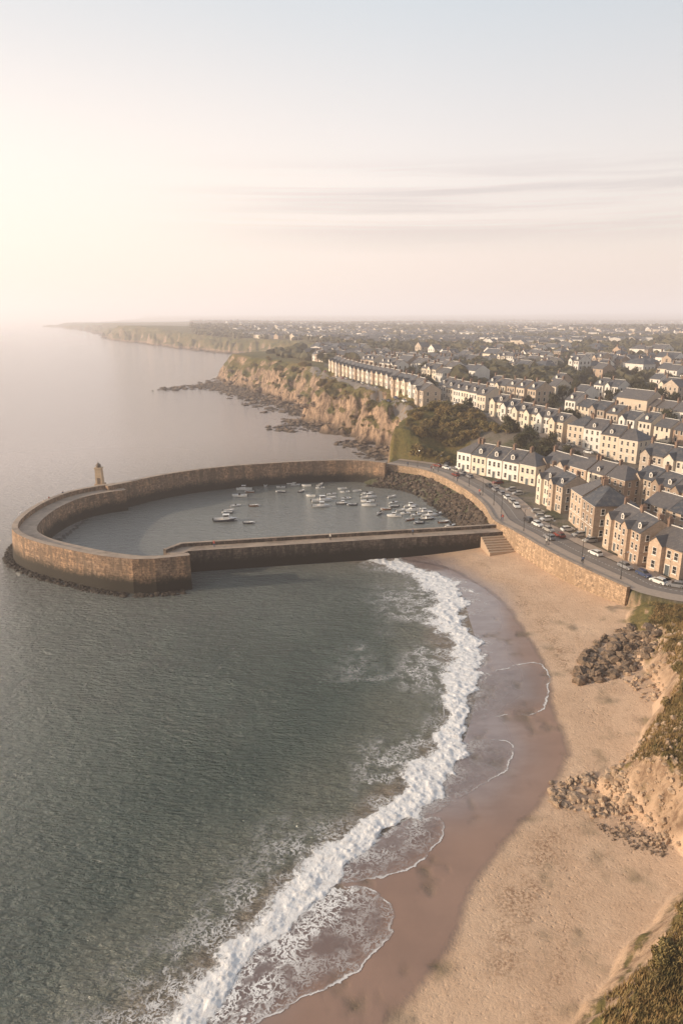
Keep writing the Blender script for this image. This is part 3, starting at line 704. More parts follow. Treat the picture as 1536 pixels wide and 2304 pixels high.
for d_,p,k in cand:
    P0=np.array(placed)
    if np.min(np.hypot(P0[:,0]-p[0],P0[:,1]-p[1]))<6.9: continue
    rz=math.atan2(fv[1],fv[0])+(0 if k%2 else math.pi)+rs.uniform(-.04,.04)
    q=rs.random()
    if k>3 and q<.28: rz+=math.pi/2
    stl=rs.choice(['plain','cot','plain','row','flat','plain','tall','low'] if k>3 else ['plain','plain','row','row','cot']) if q<.86 else ('big' if q<.95 else 'low')
    wm=rs.choice([0,0,1,2,3,3,0,3])
    hp=1 if stl in('plain','flat','big') and rs.random()<.4 and k>2 else 0
    if put_house(stl,wm,p[0],p[1],rz,False,names[wm]+' town house with slate roof and brick chimney','town houses',hip=hp,sc=rs.uniform(.8,1.1) if k>3 else rs.uniform(.92,1.0)): placed.append(tuple(p))
    else: STUFF.append((p[0],p[1],rz)); placed.append(tuple(p))
mbF=MB()
def farhouse(x,y,z,rz,w,d,e,rg,m,flat=False):
    c,s2=math.cos(rz),math.sin(rz)
    L=[(-w/2,0,-3),(w/2,0,-3),(w/2,d,-3),(-w/2,d,-3),(-w/2,0,e),(w/2,0,e),(w/2,d,e),(-w/2,d,e),(-w/2,d/2,rg),(w/2,d/2,rg)]
    vs=[(x+a*c-b*s2,y+a*s2+b*c,z+q) for a,b,q in L]
    o=len(mbF.v); mbF.v+=vs
    for f,mm in(((0,1,5,4),m),((2,3,7,6),m),((1,2,6,9,5),m),((3,0,4,8,7),m),((4,5,9,8),4),((6,7,8,9),4)): mbF.f.append([i+o for i in f]);mbF.m.append(mm)
N=3400
ys=500*np.exp(rng.random(N)*2.4); ang=np.radians(-9+rng.random(N)*40); xs=ys*np.tan(ang)
dens=fbm(xs,ys,260,3,101)
ok=(dens>.48)&~((xs<-25)&(ys<760))
hz,_,sdd,_,_,_=Hgt(xs,ys,True); ok&=(sdd>60)
for i in np.where(ok)[0]:
    rz=rs.choice([0,.4,1.57,-.4])+rs.uniform(-.2,.2)-.6; big=rs.random()<.05
    STUFF.append((xs[i],ys[i],rz,big,hz[i]))
for q in STUFF:
    if len(q)==3: farhouse(q[0],q[1],Z(q[0],q[1]),q[2],7,8,5.5,8.3,rs.choice([0,1,3]))
    else:
        if q[3]: farhouse(q[0],q[1],q[4],q[2],rs.uniform(18,38),12,7,8.0,3)
        else: farhouse(q[0],q[1],q[4],q[2],rs.uniform(8,15),8,5.2,8,rs.choice([0,0,1,3,3]))
me=mbF.mesh('far_houses',[WM[0],WM[1],WM[2],WM[3],SL]); link('distant_houses',me,kind='stuff',label='distant spread of pale houses with slate roofs',category='houses')
# ------------------------------------------------------------------ VEGETATION
def leafm(name,a,b,c):
    s=M(name); f=s.noise(.9,4,.6); col=s.mix(s.mr(f,.35,.65),a,b); col=s.mix(s.mr(rnd(s),0,1,0,.5),col,c); return s.bsdf(col,.75)
LF=leafm('foliage',(.040,.046,.018),(.082,.078,.028),(.095,.07,.028)); LB=leafm('scrub_foliage',(.13,.118,.040),(.25,.185,.065),(.30,.185,.07)); BK=simple('bark',(.12,.085,.06),.9,.3,3)
def tree_proto(i,hh=7.5,cr=3.2,trunk=2.2,bush=False):
    R=random.Random(i); mb=MB()
    mt=MB()
    if not bush:
        mt.tube((0,0,-.5),(R.uniform(-.2,.2),0,trunk+.8),.3,.2,7)
    cl=[]
    for k in range(16 if not bush else 12):
        a=R.uniform(0,6.28); q=R.random()**.5*cr*.72; zc=(trunk+R.random()*(hh-trunk-.8)) if not bush else R.uniform(.2,hh*.65)
        q*=(1-.55*max(0,(zc-trunk)/(hh-trunk))) if not bush else 1
        c=Vector((q*math.cos(a),q*math.sin(a),zc)); cl.append((c,R.uniform(.7,1.25)*(cr/3.2)))
        if not bush and k%2==0: mt.tube((0,0,trunk*.8),tuple(c),.13,.04,5)
        if bush and k%2==0: mt.tube((0,0,-.3),tuple(c),.09,.03,4)
    for c,rr in cl:
        for j in range(100 if not bush else 170):
            d=Vector((R.gauss(0,1),R.gauss(0,1),R.gauss(0,.8))).normalized()*rr*(R.random()**.35)
            p=c+d; s1=R.uniform(.16,.36) if not bush else R.uniform(.08,.2)
            ax=Vector((R.gauss(0,1),R.gauss(0,1),R.gauss(0,1))).normalized(); b=ax.orthogonal().normalized(); e=ax.cross(b)
            mb.add([tuple(p-b*s1),tuple(p+e*s1*.6),tuple(p+b*s1),tuple(p-e*s1*.6)],[(0,1,2,3)],0)
    return mt.mesh('trunk',[BK]),mb.mesh('crown',[LB if bush else LF])
TP=[tree_proto(i,rr,cc_) for i,(rr,cc_) in enumerate([(7.5,3.6),(9,4.2),(6.5,3.6),(8,4.6)])]
BP=[tree_proto(20+i,2.4,2.0,0,True) for i in range(3)]
def put_plant(name,pr,x,y,z,sc,label,cat,group):
    r_=root(name,x,y,z,rs.uniform(0,6.28),label,cat,group,sc)
    child('trunk',pr[0],r_); child('crown',pr[1],r_)
cps=np.array(coast)
nb=0
for i in range(900):
    if nb>=120: break
    x=rs.uniform(14,66); y=rs.uniform(226,275)
    if x>45 and y<240: continue
    if np.min(np.hypot(main[:,0]-x,main[:,1]-y))<8 or pdist(np.array([x]),np.array([y]),ROADC)[0][0]<7: continue
    if abs((np.array([x,y])-F0)@fn-6)<5: continue
    h_,_,sd1,_,_,_=Hgt(np.array([x]),np.array([y]),True)
    if sd1[0]<7 or park(x*2,y*2)<.44: continue
    put_plant('shrub',rs.choice(BP),x,y,h_[0]-.25,rs.uniform(.6,1.8),'dense olive green shrub on the steep bank above the harbour','shrub','shrubs on the harbour bank'); nb+=1
cs0=len(head)+2+len(WALL)+1; cline=resamp(cps[cs0:cs0+9],400)
cnt=0
for i in range(1500):
    if cnt>=98: break
    k=rs.randrange(398); a=cline[k+1]-cline[k]; nn_=np.array([a[1],-a[0]])/np.linalg.norm(a)
    p=cline[k]+nn_*rs.uniform(9,30)
    if park(p[0]*1.5,p[1]*1.5)<.47: continue
    if pdist(np.array([p[0]]),np.array([p[1]]),ER)[0][0]<6: continue
    if p[1]>560: continue
    put_plant('shrub',rs.choice(BP),p[0],p[1],Z(p[0],p[1])-.3,rs.uniform(.6,1.4),'brownish green scrub bush growing on the cliff','shrub','scrub on the cliffs'); cnt+=1
allh=np.array([(a,b) for a,b in placed])
nt=0
for i in range(12000):
    if nt>=295: break
    yy=205*math.exp(rs.random()*1.0); xx=rs.uniform(-20,.56*yy)
    u,v=view_uv(xx,yy,20)
    if u>1600: continue
    pk=park(xx,yy)
    if pk<.51 and rs.random()<.65: continue
    dd=np.min(np.hypot(allh[:,0]-xx,allh[:,1]-yy))
    if dd<6.8: continue
    if pdist(np.array([xx]),np.array([yy]),ER)[0][0]<22 and (np.array([xx,yy])-np.array(E0))@en>-4: continue
    if abs((np.array([xx,yy])-F0)@fn-6)<7: continue
    h_,_,sd1,_,_,_=Hgt(np.array([xx]),np.array([yy]),True)
    if sd1[0]<25 or pdist(np.array([xx]),np.array([yy]),WALL)[0][0]<25: continue
    put_plant('tree',rs.choice(TP),xx,yy,h_[0]-.1,rs.uniform(.6,1.1),'broad leafy tree standing between town houses','tree','town trees'); nt+=1
t_=(1+5**.5)/2
iv=np.array([(-1,t_,0),(1,t_,0),(-1,-t_,0),(1,-t_,0),(0,-1,t_),(0,1,t_),(0,-1,-t_),(0,1,-t_),(t_,0,-1),(t_,0,1),(-t_,0,-1),(-t_,0,1)],float); iv/=np.linalg.norm(iv[0])
ifc=np.array([(0,11,5),(0,5,1),(0,1,7),(0,7,10),(0,10,11),(1,5,9),(5,11,4),(11,10,2),(10,7,6),(7,1,8),(3,9,4),(3,4,2),(3,2,6),(3,6,8),(3,8,9),(4,9,5),(2,4,11),(6,2,10),(8,6,7),(9,8,1)])
def subd(v,f):
    v=list(map(tuple,v)); cache={}; nf=[]
    def mid(a,b):
        k=(min(a,b),max(a,b))
        if k not in cache:
            m=(np.array(v[a])+np.array(v[b])); m/=np.linalg.norm(m); cache[k]=len(v); v.append(tuple(m))
        return cache[k]
    for a,b,c in f:
        x,y,z=mid(a,b),mid(b,c),mid(c,a); nf+=[(a,x,z),(b,y,x),(c,z,y),(x,y,z)]
    return np.array(v),np.array(nf)
sv,sf=subd(iv,ifc)
def scatter_lumps(name,X,Y,Zz,S,mat,vv,ff,rough=.35,flat=.8,smooth=False,**kw):
    n=len(X); k=len(vv)
    jit=1+(rng.random((n,k,1))-.5)*2*rough
    a=rng.random(n)*6.28; ca,sa=np.cos(a),np.sin(a)
    B=vv[None]*jit*np.asarray(S)[:,None,None]
    st3=1+(rng.random((n,1,3))-.5)*.9; B=B*st3; B[...,2]*=flat
    bx=B[...,0]*ca[:,None]-B[...,1]*sa[:,None]; by=B[...,0]*sa[:,None]+B[...,1]*ca[:,None]
    V=np.stack([bx+np.asarray(X)[:,None],by+np.asarray(Y)[:,None],B[...,2]+np.asarray(Zz)[:,None]],-1).reshape(-1,3)
    Fc=(ff[None]+(np.arange(n)*k)[:,None,None]).reshape(-1,3)
    me=mesh_np(name,V,Fc,mat,smooth); return link(name,me,**kw)
N=28000
ys=360*np.exp(rng.random(N)*3.0); ang=np.radians(-12+rng.random(N)*44); xs=ys*np.tan(ang)
hz,_,sdd,_,_,_=Hgt(xs,ys,True)
d1=fbm(xs,ys,130,4,121)
ok=(sdd>50)&((d1>.475)|(rng.random(N)<.14))&((ys>500)|(xs>60))
idx=np.where((ys<620)&ok)[0]
for i in idx:
    if np.min(np.hypot(allh[:,0]-xs[i],allh[:,1]-ys[i]))<7.5: ok[i]=False
xs,ys,hz=xs[ok],ys[ok],hz[ok]
scatter_lumps('woodland',xs,ys,hz+1.8,2.6+2.2*rng.random(len(xs))+ys*.0009,LF,sv,sf,.3,.85,kind='stuff',label='distant dark woodland and hedgerows between the houses',category='woodland')
# rocks
def rockmat(name,a,b):
    s=M(name); c=s.mix(s.mr(s.noise(.7,6,.7),.35,.65),a,b); c=s.mix(s.mr(s.noise(3,5,.7),.45,.7),c,[x*.4 for x in a])
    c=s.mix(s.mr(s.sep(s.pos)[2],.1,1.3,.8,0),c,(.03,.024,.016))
    return s.bsdf(c,.85,s.bump(s.noise(2.5,6,.7),.6,.2))
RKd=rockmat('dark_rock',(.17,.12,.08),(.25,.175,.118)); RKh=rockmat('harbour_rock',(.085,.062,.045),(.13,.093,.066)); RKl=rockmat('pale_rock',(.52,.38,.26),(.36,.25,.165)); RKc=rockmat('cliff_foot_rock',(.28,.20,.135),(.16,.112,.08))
X=[];Y=[];S=[]
for i in range(2700):
    k=rs.randrange(len(WALL)-1); t=rs.random()
    p=np.array(WALL[k])*(1-t)+np.array(WALL[k+1])*t
    if p[1]<163: continue
    a=WALL[k+1]-WALL[k]; nn_=np.array([a[1],-a[0]])/np.linalg.norm(a)
    q=p+nn_*rs.uniform(1,8.3); 
    X.append(q[0]);Y.append(q[1]);S.append(.2+.65*rs.random()**2)
for i in range(450):
    t=rs.random(); q=np.array(far[0])*(1-t)+np.array(far[18])*t+np.array([0,-rs.uniform(3,7-4*t)]); X.append(q[0]);Y.append(q[1]);S.append(rs.uniform(.25,.7))
X=np.array(X);Y=np.array(Y); hz=Hgt(X,Y); k=(hz>-1.3); hz=np.maximum(hz,-.2)
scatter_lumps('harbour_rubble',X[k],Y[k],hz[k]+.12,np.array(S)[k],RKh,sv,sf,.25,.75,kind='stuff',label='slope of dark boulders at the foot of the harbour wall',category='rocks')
X=[];Y=[];S=[]
cl=cline
for i in range(1900):
    k=rs.randrange(len(cl)-1); a=cl[k+1]-cl[k]; nn_=np.array([-a[1],a[0]])/np.linalg.norm(a)
    if park(cl[k][0]*2,cl[k][1]*2)<.43: continue
    q=cl[k]+nn_*abs(rs.gauss(0,1))*3.4-nn_*rs.uniform(0,7)
    X.append(q[0]);Y.append(q[1]);S.append(.4+1.4*rs.random()**2)
for line,nn2,wd in(([(378,874),(420,872),(470,868),(520,876),(560,890)],520,4.4),([(470,862),(520,880),(590,902),(640,922)],360,5),([(622,966),(660,968)],40,2),([(555,910),(575,908)],14,1.5),([(650,948),(670,955)],50,3)):
    L=resamp(np.array(GA(line)),60)
    for i in range(nn2):
        k=int(rs.random()*60); q=L[k]+np.array([rs.gauss(0,1),rs.gauss(0,2.2)])*wd
        X.append(q[0]);Y.append(q[1]);S.append(rs.uniform(.6,2.3))
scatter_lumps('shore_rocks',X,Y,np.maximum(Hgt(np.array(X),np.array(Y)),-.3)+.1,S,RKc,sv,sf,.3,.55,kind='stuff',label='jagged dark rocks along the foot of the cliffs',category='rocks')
X=[];Y=[];S=[]
rpa=resamp(np.array(rp),300)
for i in range(700):
    k=rs.randrange(100,294); a=rpa[k+1]-rpa[k]; nn_=np.array([a[1],-a[0]])/np.linalg.norm(a); q=rpa[k]+nn_*rs.uniform(3.3,5.2); X.append(q[0]);Y.append(q[1]);S.append(rs.uniform(.2,.6))
scatter_lumps('breakwater_foot_rocks',X,Y,np.zeros(700)-.05,S,RKh,sv,sf,.25,.6,kind='stuff',label='weedy stones at the foot of the breakwater',category='rocks')
def patch(pts,n,z,s0,s1,mat,label,name='boulder_pile',rough=.28):
    P=np.array(GA(pts,z)); mn,mx=P.min(0),P.max(0); X=[];Y=[];S=[]
    while len(X)<n:
        x=rs.uniform(mn[0],mx[0]);y=rs.uniform(mn[1],mx[1])
        if inside(np.array([x]),np.array([y]),P)[0]:
            X.append(x);Y.append(y);S.append(s0+(s1-s0)*rs.random()**2.6)
    X=np.array(X);Y=np.array(Y);S=np.array(S)
    scatter_lumps(name,X,Y,Hgt(X,Y)+S*.2,S,mat,sv,sf,rough,.8,kind='stuff',label=label,category='rocks')
patch([(1295,1500),(1300,1470),(1345,1430),(1400,1410),(1480,1430),(1475,1480),(1400,1515),(1310,1518)],420,2.5,.12,.95,RKd,'heap of dark boulders on the upper beach')
patch([(1390,1490),(1400,1400),(1500,1420),(1536,1480),(1536,1560),(1450,1560)],330,3.5,.08,.55,RKl,'pale broken rocks on the bank')
patch([(1240,1740),(1330,1725),(1390,1760),(1420,1820),(1350,1830),(1290,1805),(1245,1790)],330,2,.05,.6,RKl,'pale fallen rocks on the sand')
patch([(1340,1800),(1400,1690),(1536,1720),(1560,1900),(1500,1910),(1420,1860)],700,2.5,.05,.4,RKl,'pale scree below the grassy slope')
patch([(1330,1830),(1430,1860),(1500,1900),(1490,1930),(1380,1880)],300,2.2,.04,.16,RKd,'dark pebbles at the foot of the scree')
# headland grass & scrub
def grassm():
    s=M('coastal_grass'); f=s.noise(.35,5,.65); c=s.mix(s.mr(f,.38,.62),(.17,.125,.045),(.34,.225,.095)); c=s.mix(s.mr(s.noise(.9,3),.50,.7),c,(.10,.09,.03)); return s.bsdf(c,.85)
GRM=grassm()
n=190000; gx=rng.random(n)*62+10; gy=rng.random(n)*105+14
hz,_,sd3,t3,c3,_=Hgt(gx,gy,True)
rdd,_=pdist(gx,gy,ROADC)
ok=(sd3>0)&(rdd>6.3)&(((c3>.2)&(c3<.8)&(t3>.04+.55*(fbm(gx,gy,5,3,131))))|((c3<.2)&(gy<117)&(sd3>2)))&(hz>2.3)&(np.abs(gx/gy)<.78)
gx,gy,hz=gx[ok],gy[ok],hz[ok]; n=len(gx)
k=5
a=rng.random((n,k))*6.28; ln=(.22+.36*rng.random((n,k)))*(.5+1.0*fbm(gx,gy,4,3,133))[:,None]; w=.035+.045*rng.random((n,k)); bxx=gx[:,None]+(rng.random((n,k))-.5)*.45; byy=gy[:,None]+(rng.random((n,k))-.5)*.45
zz0=np.repeat(hz[:,None],k,1)-.05
lean=.35
p0=np.stack([bxx-np.sin(a)*w,byy+np.cos(a)*w,zz0],-1);p1=np.stack([bxx+np.sin(a)*w,byy-np.cos(a)*w,zz0],-1);p2=np.stack([bxx+np.cos(a)*ln*lean,byy+np.sin(a)*ln*lean,zz0+ln],-1)
V=np.stack([p0,p1,p2],2).reshape(-1,3); Fc=np.arange(len(V)).reshape(-1,3)
link('coastal_grass',mesh_np('grass',V,Fc,GRM,False),kind='stuff',label='rough brown and green grass covering the headland slope',category='grass')
idx=rng.choice(n,size=min(n,80),replace=False)
for i in idx:
    put_plant('shrub',rs.choice(BP),gx[i],gy[i],hz[i]-.25,rs.uniform(.25,.75),'low olive green scrub bush on the headland slope','shrub','bushes on the headland')
# ------------------------------------------------------------------ BOATS
HW=simple('boat_white',(.83,.81,.78),.3,.04,2,.05); HB=simple('boat_navy',(.03,.04,.06),.35,.2,2,.05); HR=simple('boat_brown',(.22,.10,.05),.5,.2,2,.05); DK=simple('boat_deck',(.5,.43,.35),.7,.2,3); EN=simple('engine_black',(.02,.02,.02),.4,.2,3)
def boat_proto(L,B,hm,cab):
    mb=MB(); ns=11; k=7; vs=[]
    for i in range(ns):
        t=i/(ns-1); x=-L/2+L*t; b=B/2*(1-max(0,(t-.35)/.65)**2.4)*(.88+.12*min(1,t/.3)); b=max(b,.02)
        sh=.55+.28*t*t; kl=-.28*(1-max(0,(t-.75)/.25)**2)
        for (o,z) in((-1,sh),(-.93,.15),(-.6,-.12),(0,kl),(.6,-.12),(.93,.15),(1,sh)): vs.append((x+(0.25*t*t if abs(o)==1 else 0),o*b,z))
    fs=[(i*k+j,i*k+j+1,(i+1)*k+j+1,(i+1)*k+j) for i in range(ns-1) for j in range(k-1)]
    fs=[f[::-1] for f in fs]+[tuple(range(k))[::-1]]
    mb.add(vs,fs,0)
    for i in range(ns-1):
        for sgn,j in((-1,0),(1,k-1)):
            a=vs[i*k+j];b=vs[(i+1)*k+j]; ia=(a[0],a[1]*.86,a[2]+.02);ib=(b[0],b[1]*.86,b[2]+.02)
            mb.add([(a[0],a[1],a[2]+.02),(b[0],b[1],b[2]+.02),ib,ia],[(0,1,2,3) if sgn<0 else (3,2,1,0)],2)
            mb.add([ia,ib,(b[0],b[1]*.8,.2),(a[0],a[1]*.8,.2)],[(0,1,2,3) if sgn<0 else (3,2,1,0)],2)
        a=vs[i*k];b=vs[(i+1)*k]; mb.add([(a[0],a[1]*.82,.2),(b[0],b[1]*.82,.2),(b[0],-b[1]*.82,.2),(a[0],-a[1]*.82,.2)],[(0,1,2,3)],1)
    i0=6
    for i in range(i0,ns-1):
        a=vs[i*k];b=vs[(i+1)*k]; mb.add([(a[0],a[1]*.87,a[2]+.03),(b[0],b[1]*.87,b[2]+.03),(b[0],-b[1]*.87,b[2]+.03),(a[0],-a[1]*.87,a[2]+.03)],[(0,1,2,3)],2)
    parts={'hull':mb.mesh('hull',[hm,DK,HW])}
    if cab==1:
        m=MB(); m.box(-L*.08,L*.2,-B*.3,B*.3,.25,1.25,0,.08,.07); m.box(-L*.1,L*.19,-B*.31,B*.31,1.72,1.8,0); m.box(L*.2,L*.33,-B*.24,B*.24,.6,.95,0,.1,.08); parts['cabin']=m.mesh('cabin',[HW])
        m=MB(); m.box(-L*.065,L*.17,-B*.265,B*.265,1.25,1.72,0,.05,.04); parts['windscreen']=m.mesh('windscreen',[GL])
    elif cab==2:
        m=MB(); m.box(L*.06,L*.075,-B*.3,B*.3,.5,1.1,0); m.box(-L*.02,L*.07,-B*.32,-B*.3,.5,1.0,0); m.box(-L*.02,L*.07,B*.3,B*.32,.5,1.0,0); parts['windscreen']=m.mesh('windscreen',[GL])
        m=MB(); m.box(-L*.25,-L*.12,-B*.3,B*.3,.2,.55,0); parts['seat']=m.mesh('seat',[HW])
    else:
        m=MB(); [m.box(xx*L-.12,xx*L+.12,-B*.4,B*.4,.4,.46,0) for xx in(-.28,-.02,.2)]; parts['seat']=m.mesh('seat',[DK])
    m=MB(); m.box(-L/2-.35,-L/2-.02,-.18,.18,.35,.85,0,.04,.03); m.box(-L/2-.22,-L/2-.1,-.06,.06,-.2,.35,0); parts['outboard_motor']=m.mesh('outboard_motor',[EN])
    return parts
BPT={'w1':boat_proto(6,2.3,HW,1),'b1':boat_proto(6,2.3,HB,1),'w2':boat_proto(5,2.0,HW,2),'b0':boat_proto(4,1.6,HB,0),'r0':boat_proto(4,1.6,HR,0),'w0':boat_proto(4,1.6,HW,0)}
BL={'w1':('white motor boat with small cabin',6),'b1':('navy blue motor boat with white cabin',6),'w2':('white open motor boat with windscreen',5),'b0':('dark open dinghy with outboard',4),'r0':('brown wooden rowing boat',4),'w0':('white open dinghy',4)}
boats=[(507,1172,48,'b1',.1),(560,1178,15,'b0',0),(572,1139,18,'r0',0),(530,1139,22,'w2',.3),(515,1150,18,'w0',.1),(512,1155,14,'b0',.2),(540,1117,30,'w2',0),(550,1102,32,'w1',.1),(562,1108,12,'r0',0),(597,1094,14,'w0',1.5),(632,1108,12,'b0',0),(632,1097,14,'w2',0),(655,1089,14,'w0',0),(664,1092,16,'w2',.2),(690,1094,12,'w0',0),(678,1107,16,'b0',1),(720,1092,12,'w0',1),(720,1099,18,'w2',.3),(700,1117,18,'w0',-.2),(723,1128,42,'w1',.2),(722,1140,36,'w1',.1),(745,1113,20,'w2',.2),(744,1121,16,'w0',0),(770,1101,14,'w0',.3),(776,1108,20,'w2',.2),(777,1123,24,'w2',.5),(770,1134,26,'b1',0),(792,1137,18,'b0',.2),(803,1106,14,'w0',.5),(825,1112,26,'w2',.3),(828,1120,32,'w1',.1),(827,1129,28,'w2',.1),(830,1138,30,'w1',0),(880,1119,16,'w0',.5),(884,1132,20,'w2',.4),(886,1141,14,'b0',.2),(868,1147,16,'r0',.1),(852,1157,14,'b0',1.2),(887,1162,30,'w1',-.1),(922,1140,30,'w1',.3),(930,1149,34,'w1',.3),(912,1156,22,'w2',.2),(952,1153,30,'w1',.2),(965,1161,34,'w1',.1),(960,1169,34,'b1',.15),(920,1171,22,'r0',.6),(942,1178,22,'b0',.3),(983,1158,24,'w2',.7),(998,1176,24,'r0',.2),(1012,1184,24,'w2',.3),(900,1150,20,'w0',.4),(935,1160,24,'w2',.2)]
for u,v,px_,kd,an in boats:
    x,y=G(u,v,0); t=math.hypot(x,y); L=max(2.8,px_*math.sqrt(t*t+55*55)/F_); s_c=L/BL[kd][1]*1.05
    r_=root('boat',x,y,.02,an+rs.choice([0,math.pi])*(kd!='b1'),BL[kd][0]+' moored in the harbour','boat','boats moored in the harbour',s_c)
    for nm,me in BPT[kd].items(): child(nm,me,r_)
# ------------------------------------------------------------------ CARS
TY=simple('tyre_rubber',(.02,.02,.02),.8,.2,3); RM=simple('rim_metal',(.5,.5,.5),.3,.1,3,metal=.8); LM=simple('headlight_lens',(.7,.7,.68),.15,.05,3); 
def loft_x(mb,secs,m=0):
    vs=[];
    for x,a,b,z0,z1 in secs: vs+=[(x,-a,z0),(x,a,z0),(x,b,z1),(x,-b,z1)]
    fs=[]
    for i in range(len(secs)-1):
        for j in range(4): fs.append((i*4+j,i*4+(j+1)%4,(i+1)*4+(j+1)%4,(i+1)*4+j)[::-1])
    fs+=[(3,2,1,0),tuple(len(vs)-4+q for q in(0,1,2,3))]
    mb.add(vs,fs,m)
def car_proto(col,name):
    pm=simple('car_paint_'+name,col,.28,.05,2,.02)
    mb=MB(); loft_x(mb,[(-2.1,.78,.74,.35,.7),(-2.0,.86,.80,.25,.92),(-1.3,.88,.82,.22,.98),(.9,.88,.82,.22,.95),(1.75,.86,.78,.24,.82),(2.05,.78,.7,.32,.62)],0)
    loft_x(mb,[(-1.45,.62,.6,1.4,1.46),(-1.1,.66,.62,1.43,1.5),(.1,.66,.62,1.43,1.5),(.35,.62,.58,1.38,1.44)],0)
    body=mb.mesh('body',[pm])
    mb=MB(); loft_x(mb,[(-1.85,.76,.7,.9,.96),(-1.4,.78,.63,.92,1.4),(.3,.78,.63,.92,1.4),(.95,.76,.7,.9,.95)],0); g=mb.mesh('window',[GL])
    w=MB(); n=12
    vs=[(.31*math.cos(6.283*i/n),-.1,.31*math.sin(6.283*i/n)) for i in range(n)]+[(.31*math.cos(6.283*i/n),.1,.31*math.sin(6.283*i/n)) for i in range(n)]
    w.add(vs,[(i,(i+1)%n,n+(i+1)%n,n+i) for i in range(n)]+[tuple(range(n)),tuple(range(n,2*n))[::-1]],0)
    vs=[(.18*math.cos(6.283*i/n),q,.18*math.sin(6.283*i/n)) for q in(-.11,.11) for i in range(n)]
    w.add(vs,[tuple(range(n)),tuple(range(n,2*n))[::-1]],1)
    wh=w.mesh('wheel',[TY,RM])
    h=MB(); h.box(-.04,.06,-.16,.16,-.07,.07,0,.02,.02); hl=h.mesh('headlight',[LM])
    return body,g,wh,hl
CP=[(car_proto(c,n_),n_) for c,n_ in(((.7,.7,.68),'white'),((.03,.03,.035),'black'),((.25,.25,.26),'grey'),((.05,.07,.14),'blue'),((.2,.04,.03),'dark red'),((.4,.38,.35),'silver'))]
def put_car(x,y,rz,z=6.05,kd=None,where='along the seafront houses'):
    (b,g,w,hl),nm=CP[kd if kd is not None else rs.choice([0,0,0,1,1,1,2,2,3,5,5,5,4])]
    r_=root('parked_car',x,y,z,rz,nm+' hatchback car parked '+where,'car','cars parked along the seafront',.8)
    child('body',b,r_);child('window',g,r_)
    for a,c in((-1.3,-.78),(-1.3,.78),(1.3,-.78),(1.3,.78)): child('wheel',w,r_,(a,c,.31))
    for c in(-.55,.55): child('headlight',hl,r_,(2.02,c,.56))
WR=resamp(ROADC,1200); LW=np.linalg.norm(np.diff(WR,axis=0),axis=1).sum()
def wallpt(s,off):
    k=min(1198,int(s/LW*1199)); a=WR[k+1]-WR[k]; a=a/np.linalg.norm(a); q=WR[k]+np.array([-a[1],a[0]])*off; return q,math.atan2(a[1],a[0])
s_=16
while s_<LW-22:
    if rs.random()<.8:
        q,a=wallpt(s_,2.0); put_car(q[0],q[1],a+rs.choice([0,math.pi]),6.04)
    if rs.random()<.35:
        q,a=wallpt(s_+1,6.4); put_car(q[0],q[1],a+math.pi/2+rs.choice([0,math.pi]),6.06)
    s_+=4.4
for s_ in(30,96):
    q,a=wallpt(s_,-1.1); put_car(q[0],q[1],a+math.pi,6.04,where='on the seafront road')
for i in range(20):
    p=np.array(E0)+ev*(6+i*9.8+rs.uniform(-2,2))+en*4.9; put_car(p[0],p[1],math.atan2(ev[1],ev[0]),Z(p[0],p[1])+.18,where='on the clifftop street')
for i in range(12):
    p=F0+fv*(12+i*11+rs.uniform(-2,2))+fn*4.2; put_car(p[0],p[1],math.atan2(fv[1],fv[0]),Z(p[0],p[1])+.18,where='below the hillside terrace')
mb=MB(); mb.cyl(0,0,0,.5,.12,.09,8); mb.cyl(0,0,.5,5.2,.07,.045,8); mb.tube((0,0,5.15),(.9,0,5.45),.04,.03,6); LPm=mb.mesh('pole',[EN])
mb=MB(); mb.box(.75,1.25,-.12,.12,5.38,5.5,0,.04,.03); LHd=mb.mesh('lamp_head',[RM])
for i in range(12):
    q,a=wallpt(12+i*11,-3.7); r_=root('street_lamp',q[0],q[1],6.14,a+math.pi/2,'slender dark street lamp on the promenade','street lamp','street lamps on the promenade'); child('pole',LPm,r_); child('lamp_head',LHd,r_)
def person_mesh(top,leg):
    me=bpy.data.meshes.new('p'); J=[(0,0,.95),(0,0,1.2),(0,0,1.42),(0,.0,1.52),(0,.02,1.62),(0,.02,1.74),(.18,0,1.4),(.24,.02,1.12),(.25,.1,.86),(-.18,0,1.4),(-.24,-.02,1.12),(-.25,.04,.86),(.1,0,.9),(.12,.06,.5),(.12,.0,.06),(.12,.16,.03),(-.1,0,.9),(-.11,-.04,.5),(-.12,-.12,.06),(-.12,.04,.03)]
    E=[(0,1),(1,2),(2,3),(3,4),(4,5),(2,6),(6,7),(7,8),(2,9),(9,10),(10,11),(0,12),(12,13),(13,14),(14,15),(0,16),(16,17),(17,18),(18,19)]
    Rr=[.15,.14,.15,.06,.1,.09,.07,.05,.035,.07,.05,.035,.1,.07,.045,.035,.1,.07,.045,.035]
    me.from_pydata(J,E,[]); o=bpy.data.objects.new('p',me); COL.objects.link(o)
    m=o.modifiers.new('s','SKIN'); m2=o.modifiers.new('d','SUBSURF'); m2.levels=1
    for i,r1 in enumerate(Rr): me.skin_vertices[0].data[i].radius=(r1,r1)
    me.skin_vertices[0].data[0].use_root=True
    dg=bpy.context.evaluated_depsgraph_get(); nm=bpy.data.meshes.new_from_object(o.evaluated_get(dg)); bpy.data.objects.remove(o)
    nm.materials.clear()
    for q in(leg,top,SK,HA): nm.materials.append(q)
    for p in nm.polygons:
        c=p.center; p.use_smooth=True
        p.material_index=0 if c.z<.95 and abs(c.x)<.2 else (1 if c.z<1.47 and c.z>.9 else (2 if c.z<1.68 else 3))
    nm.name='person'; return nm
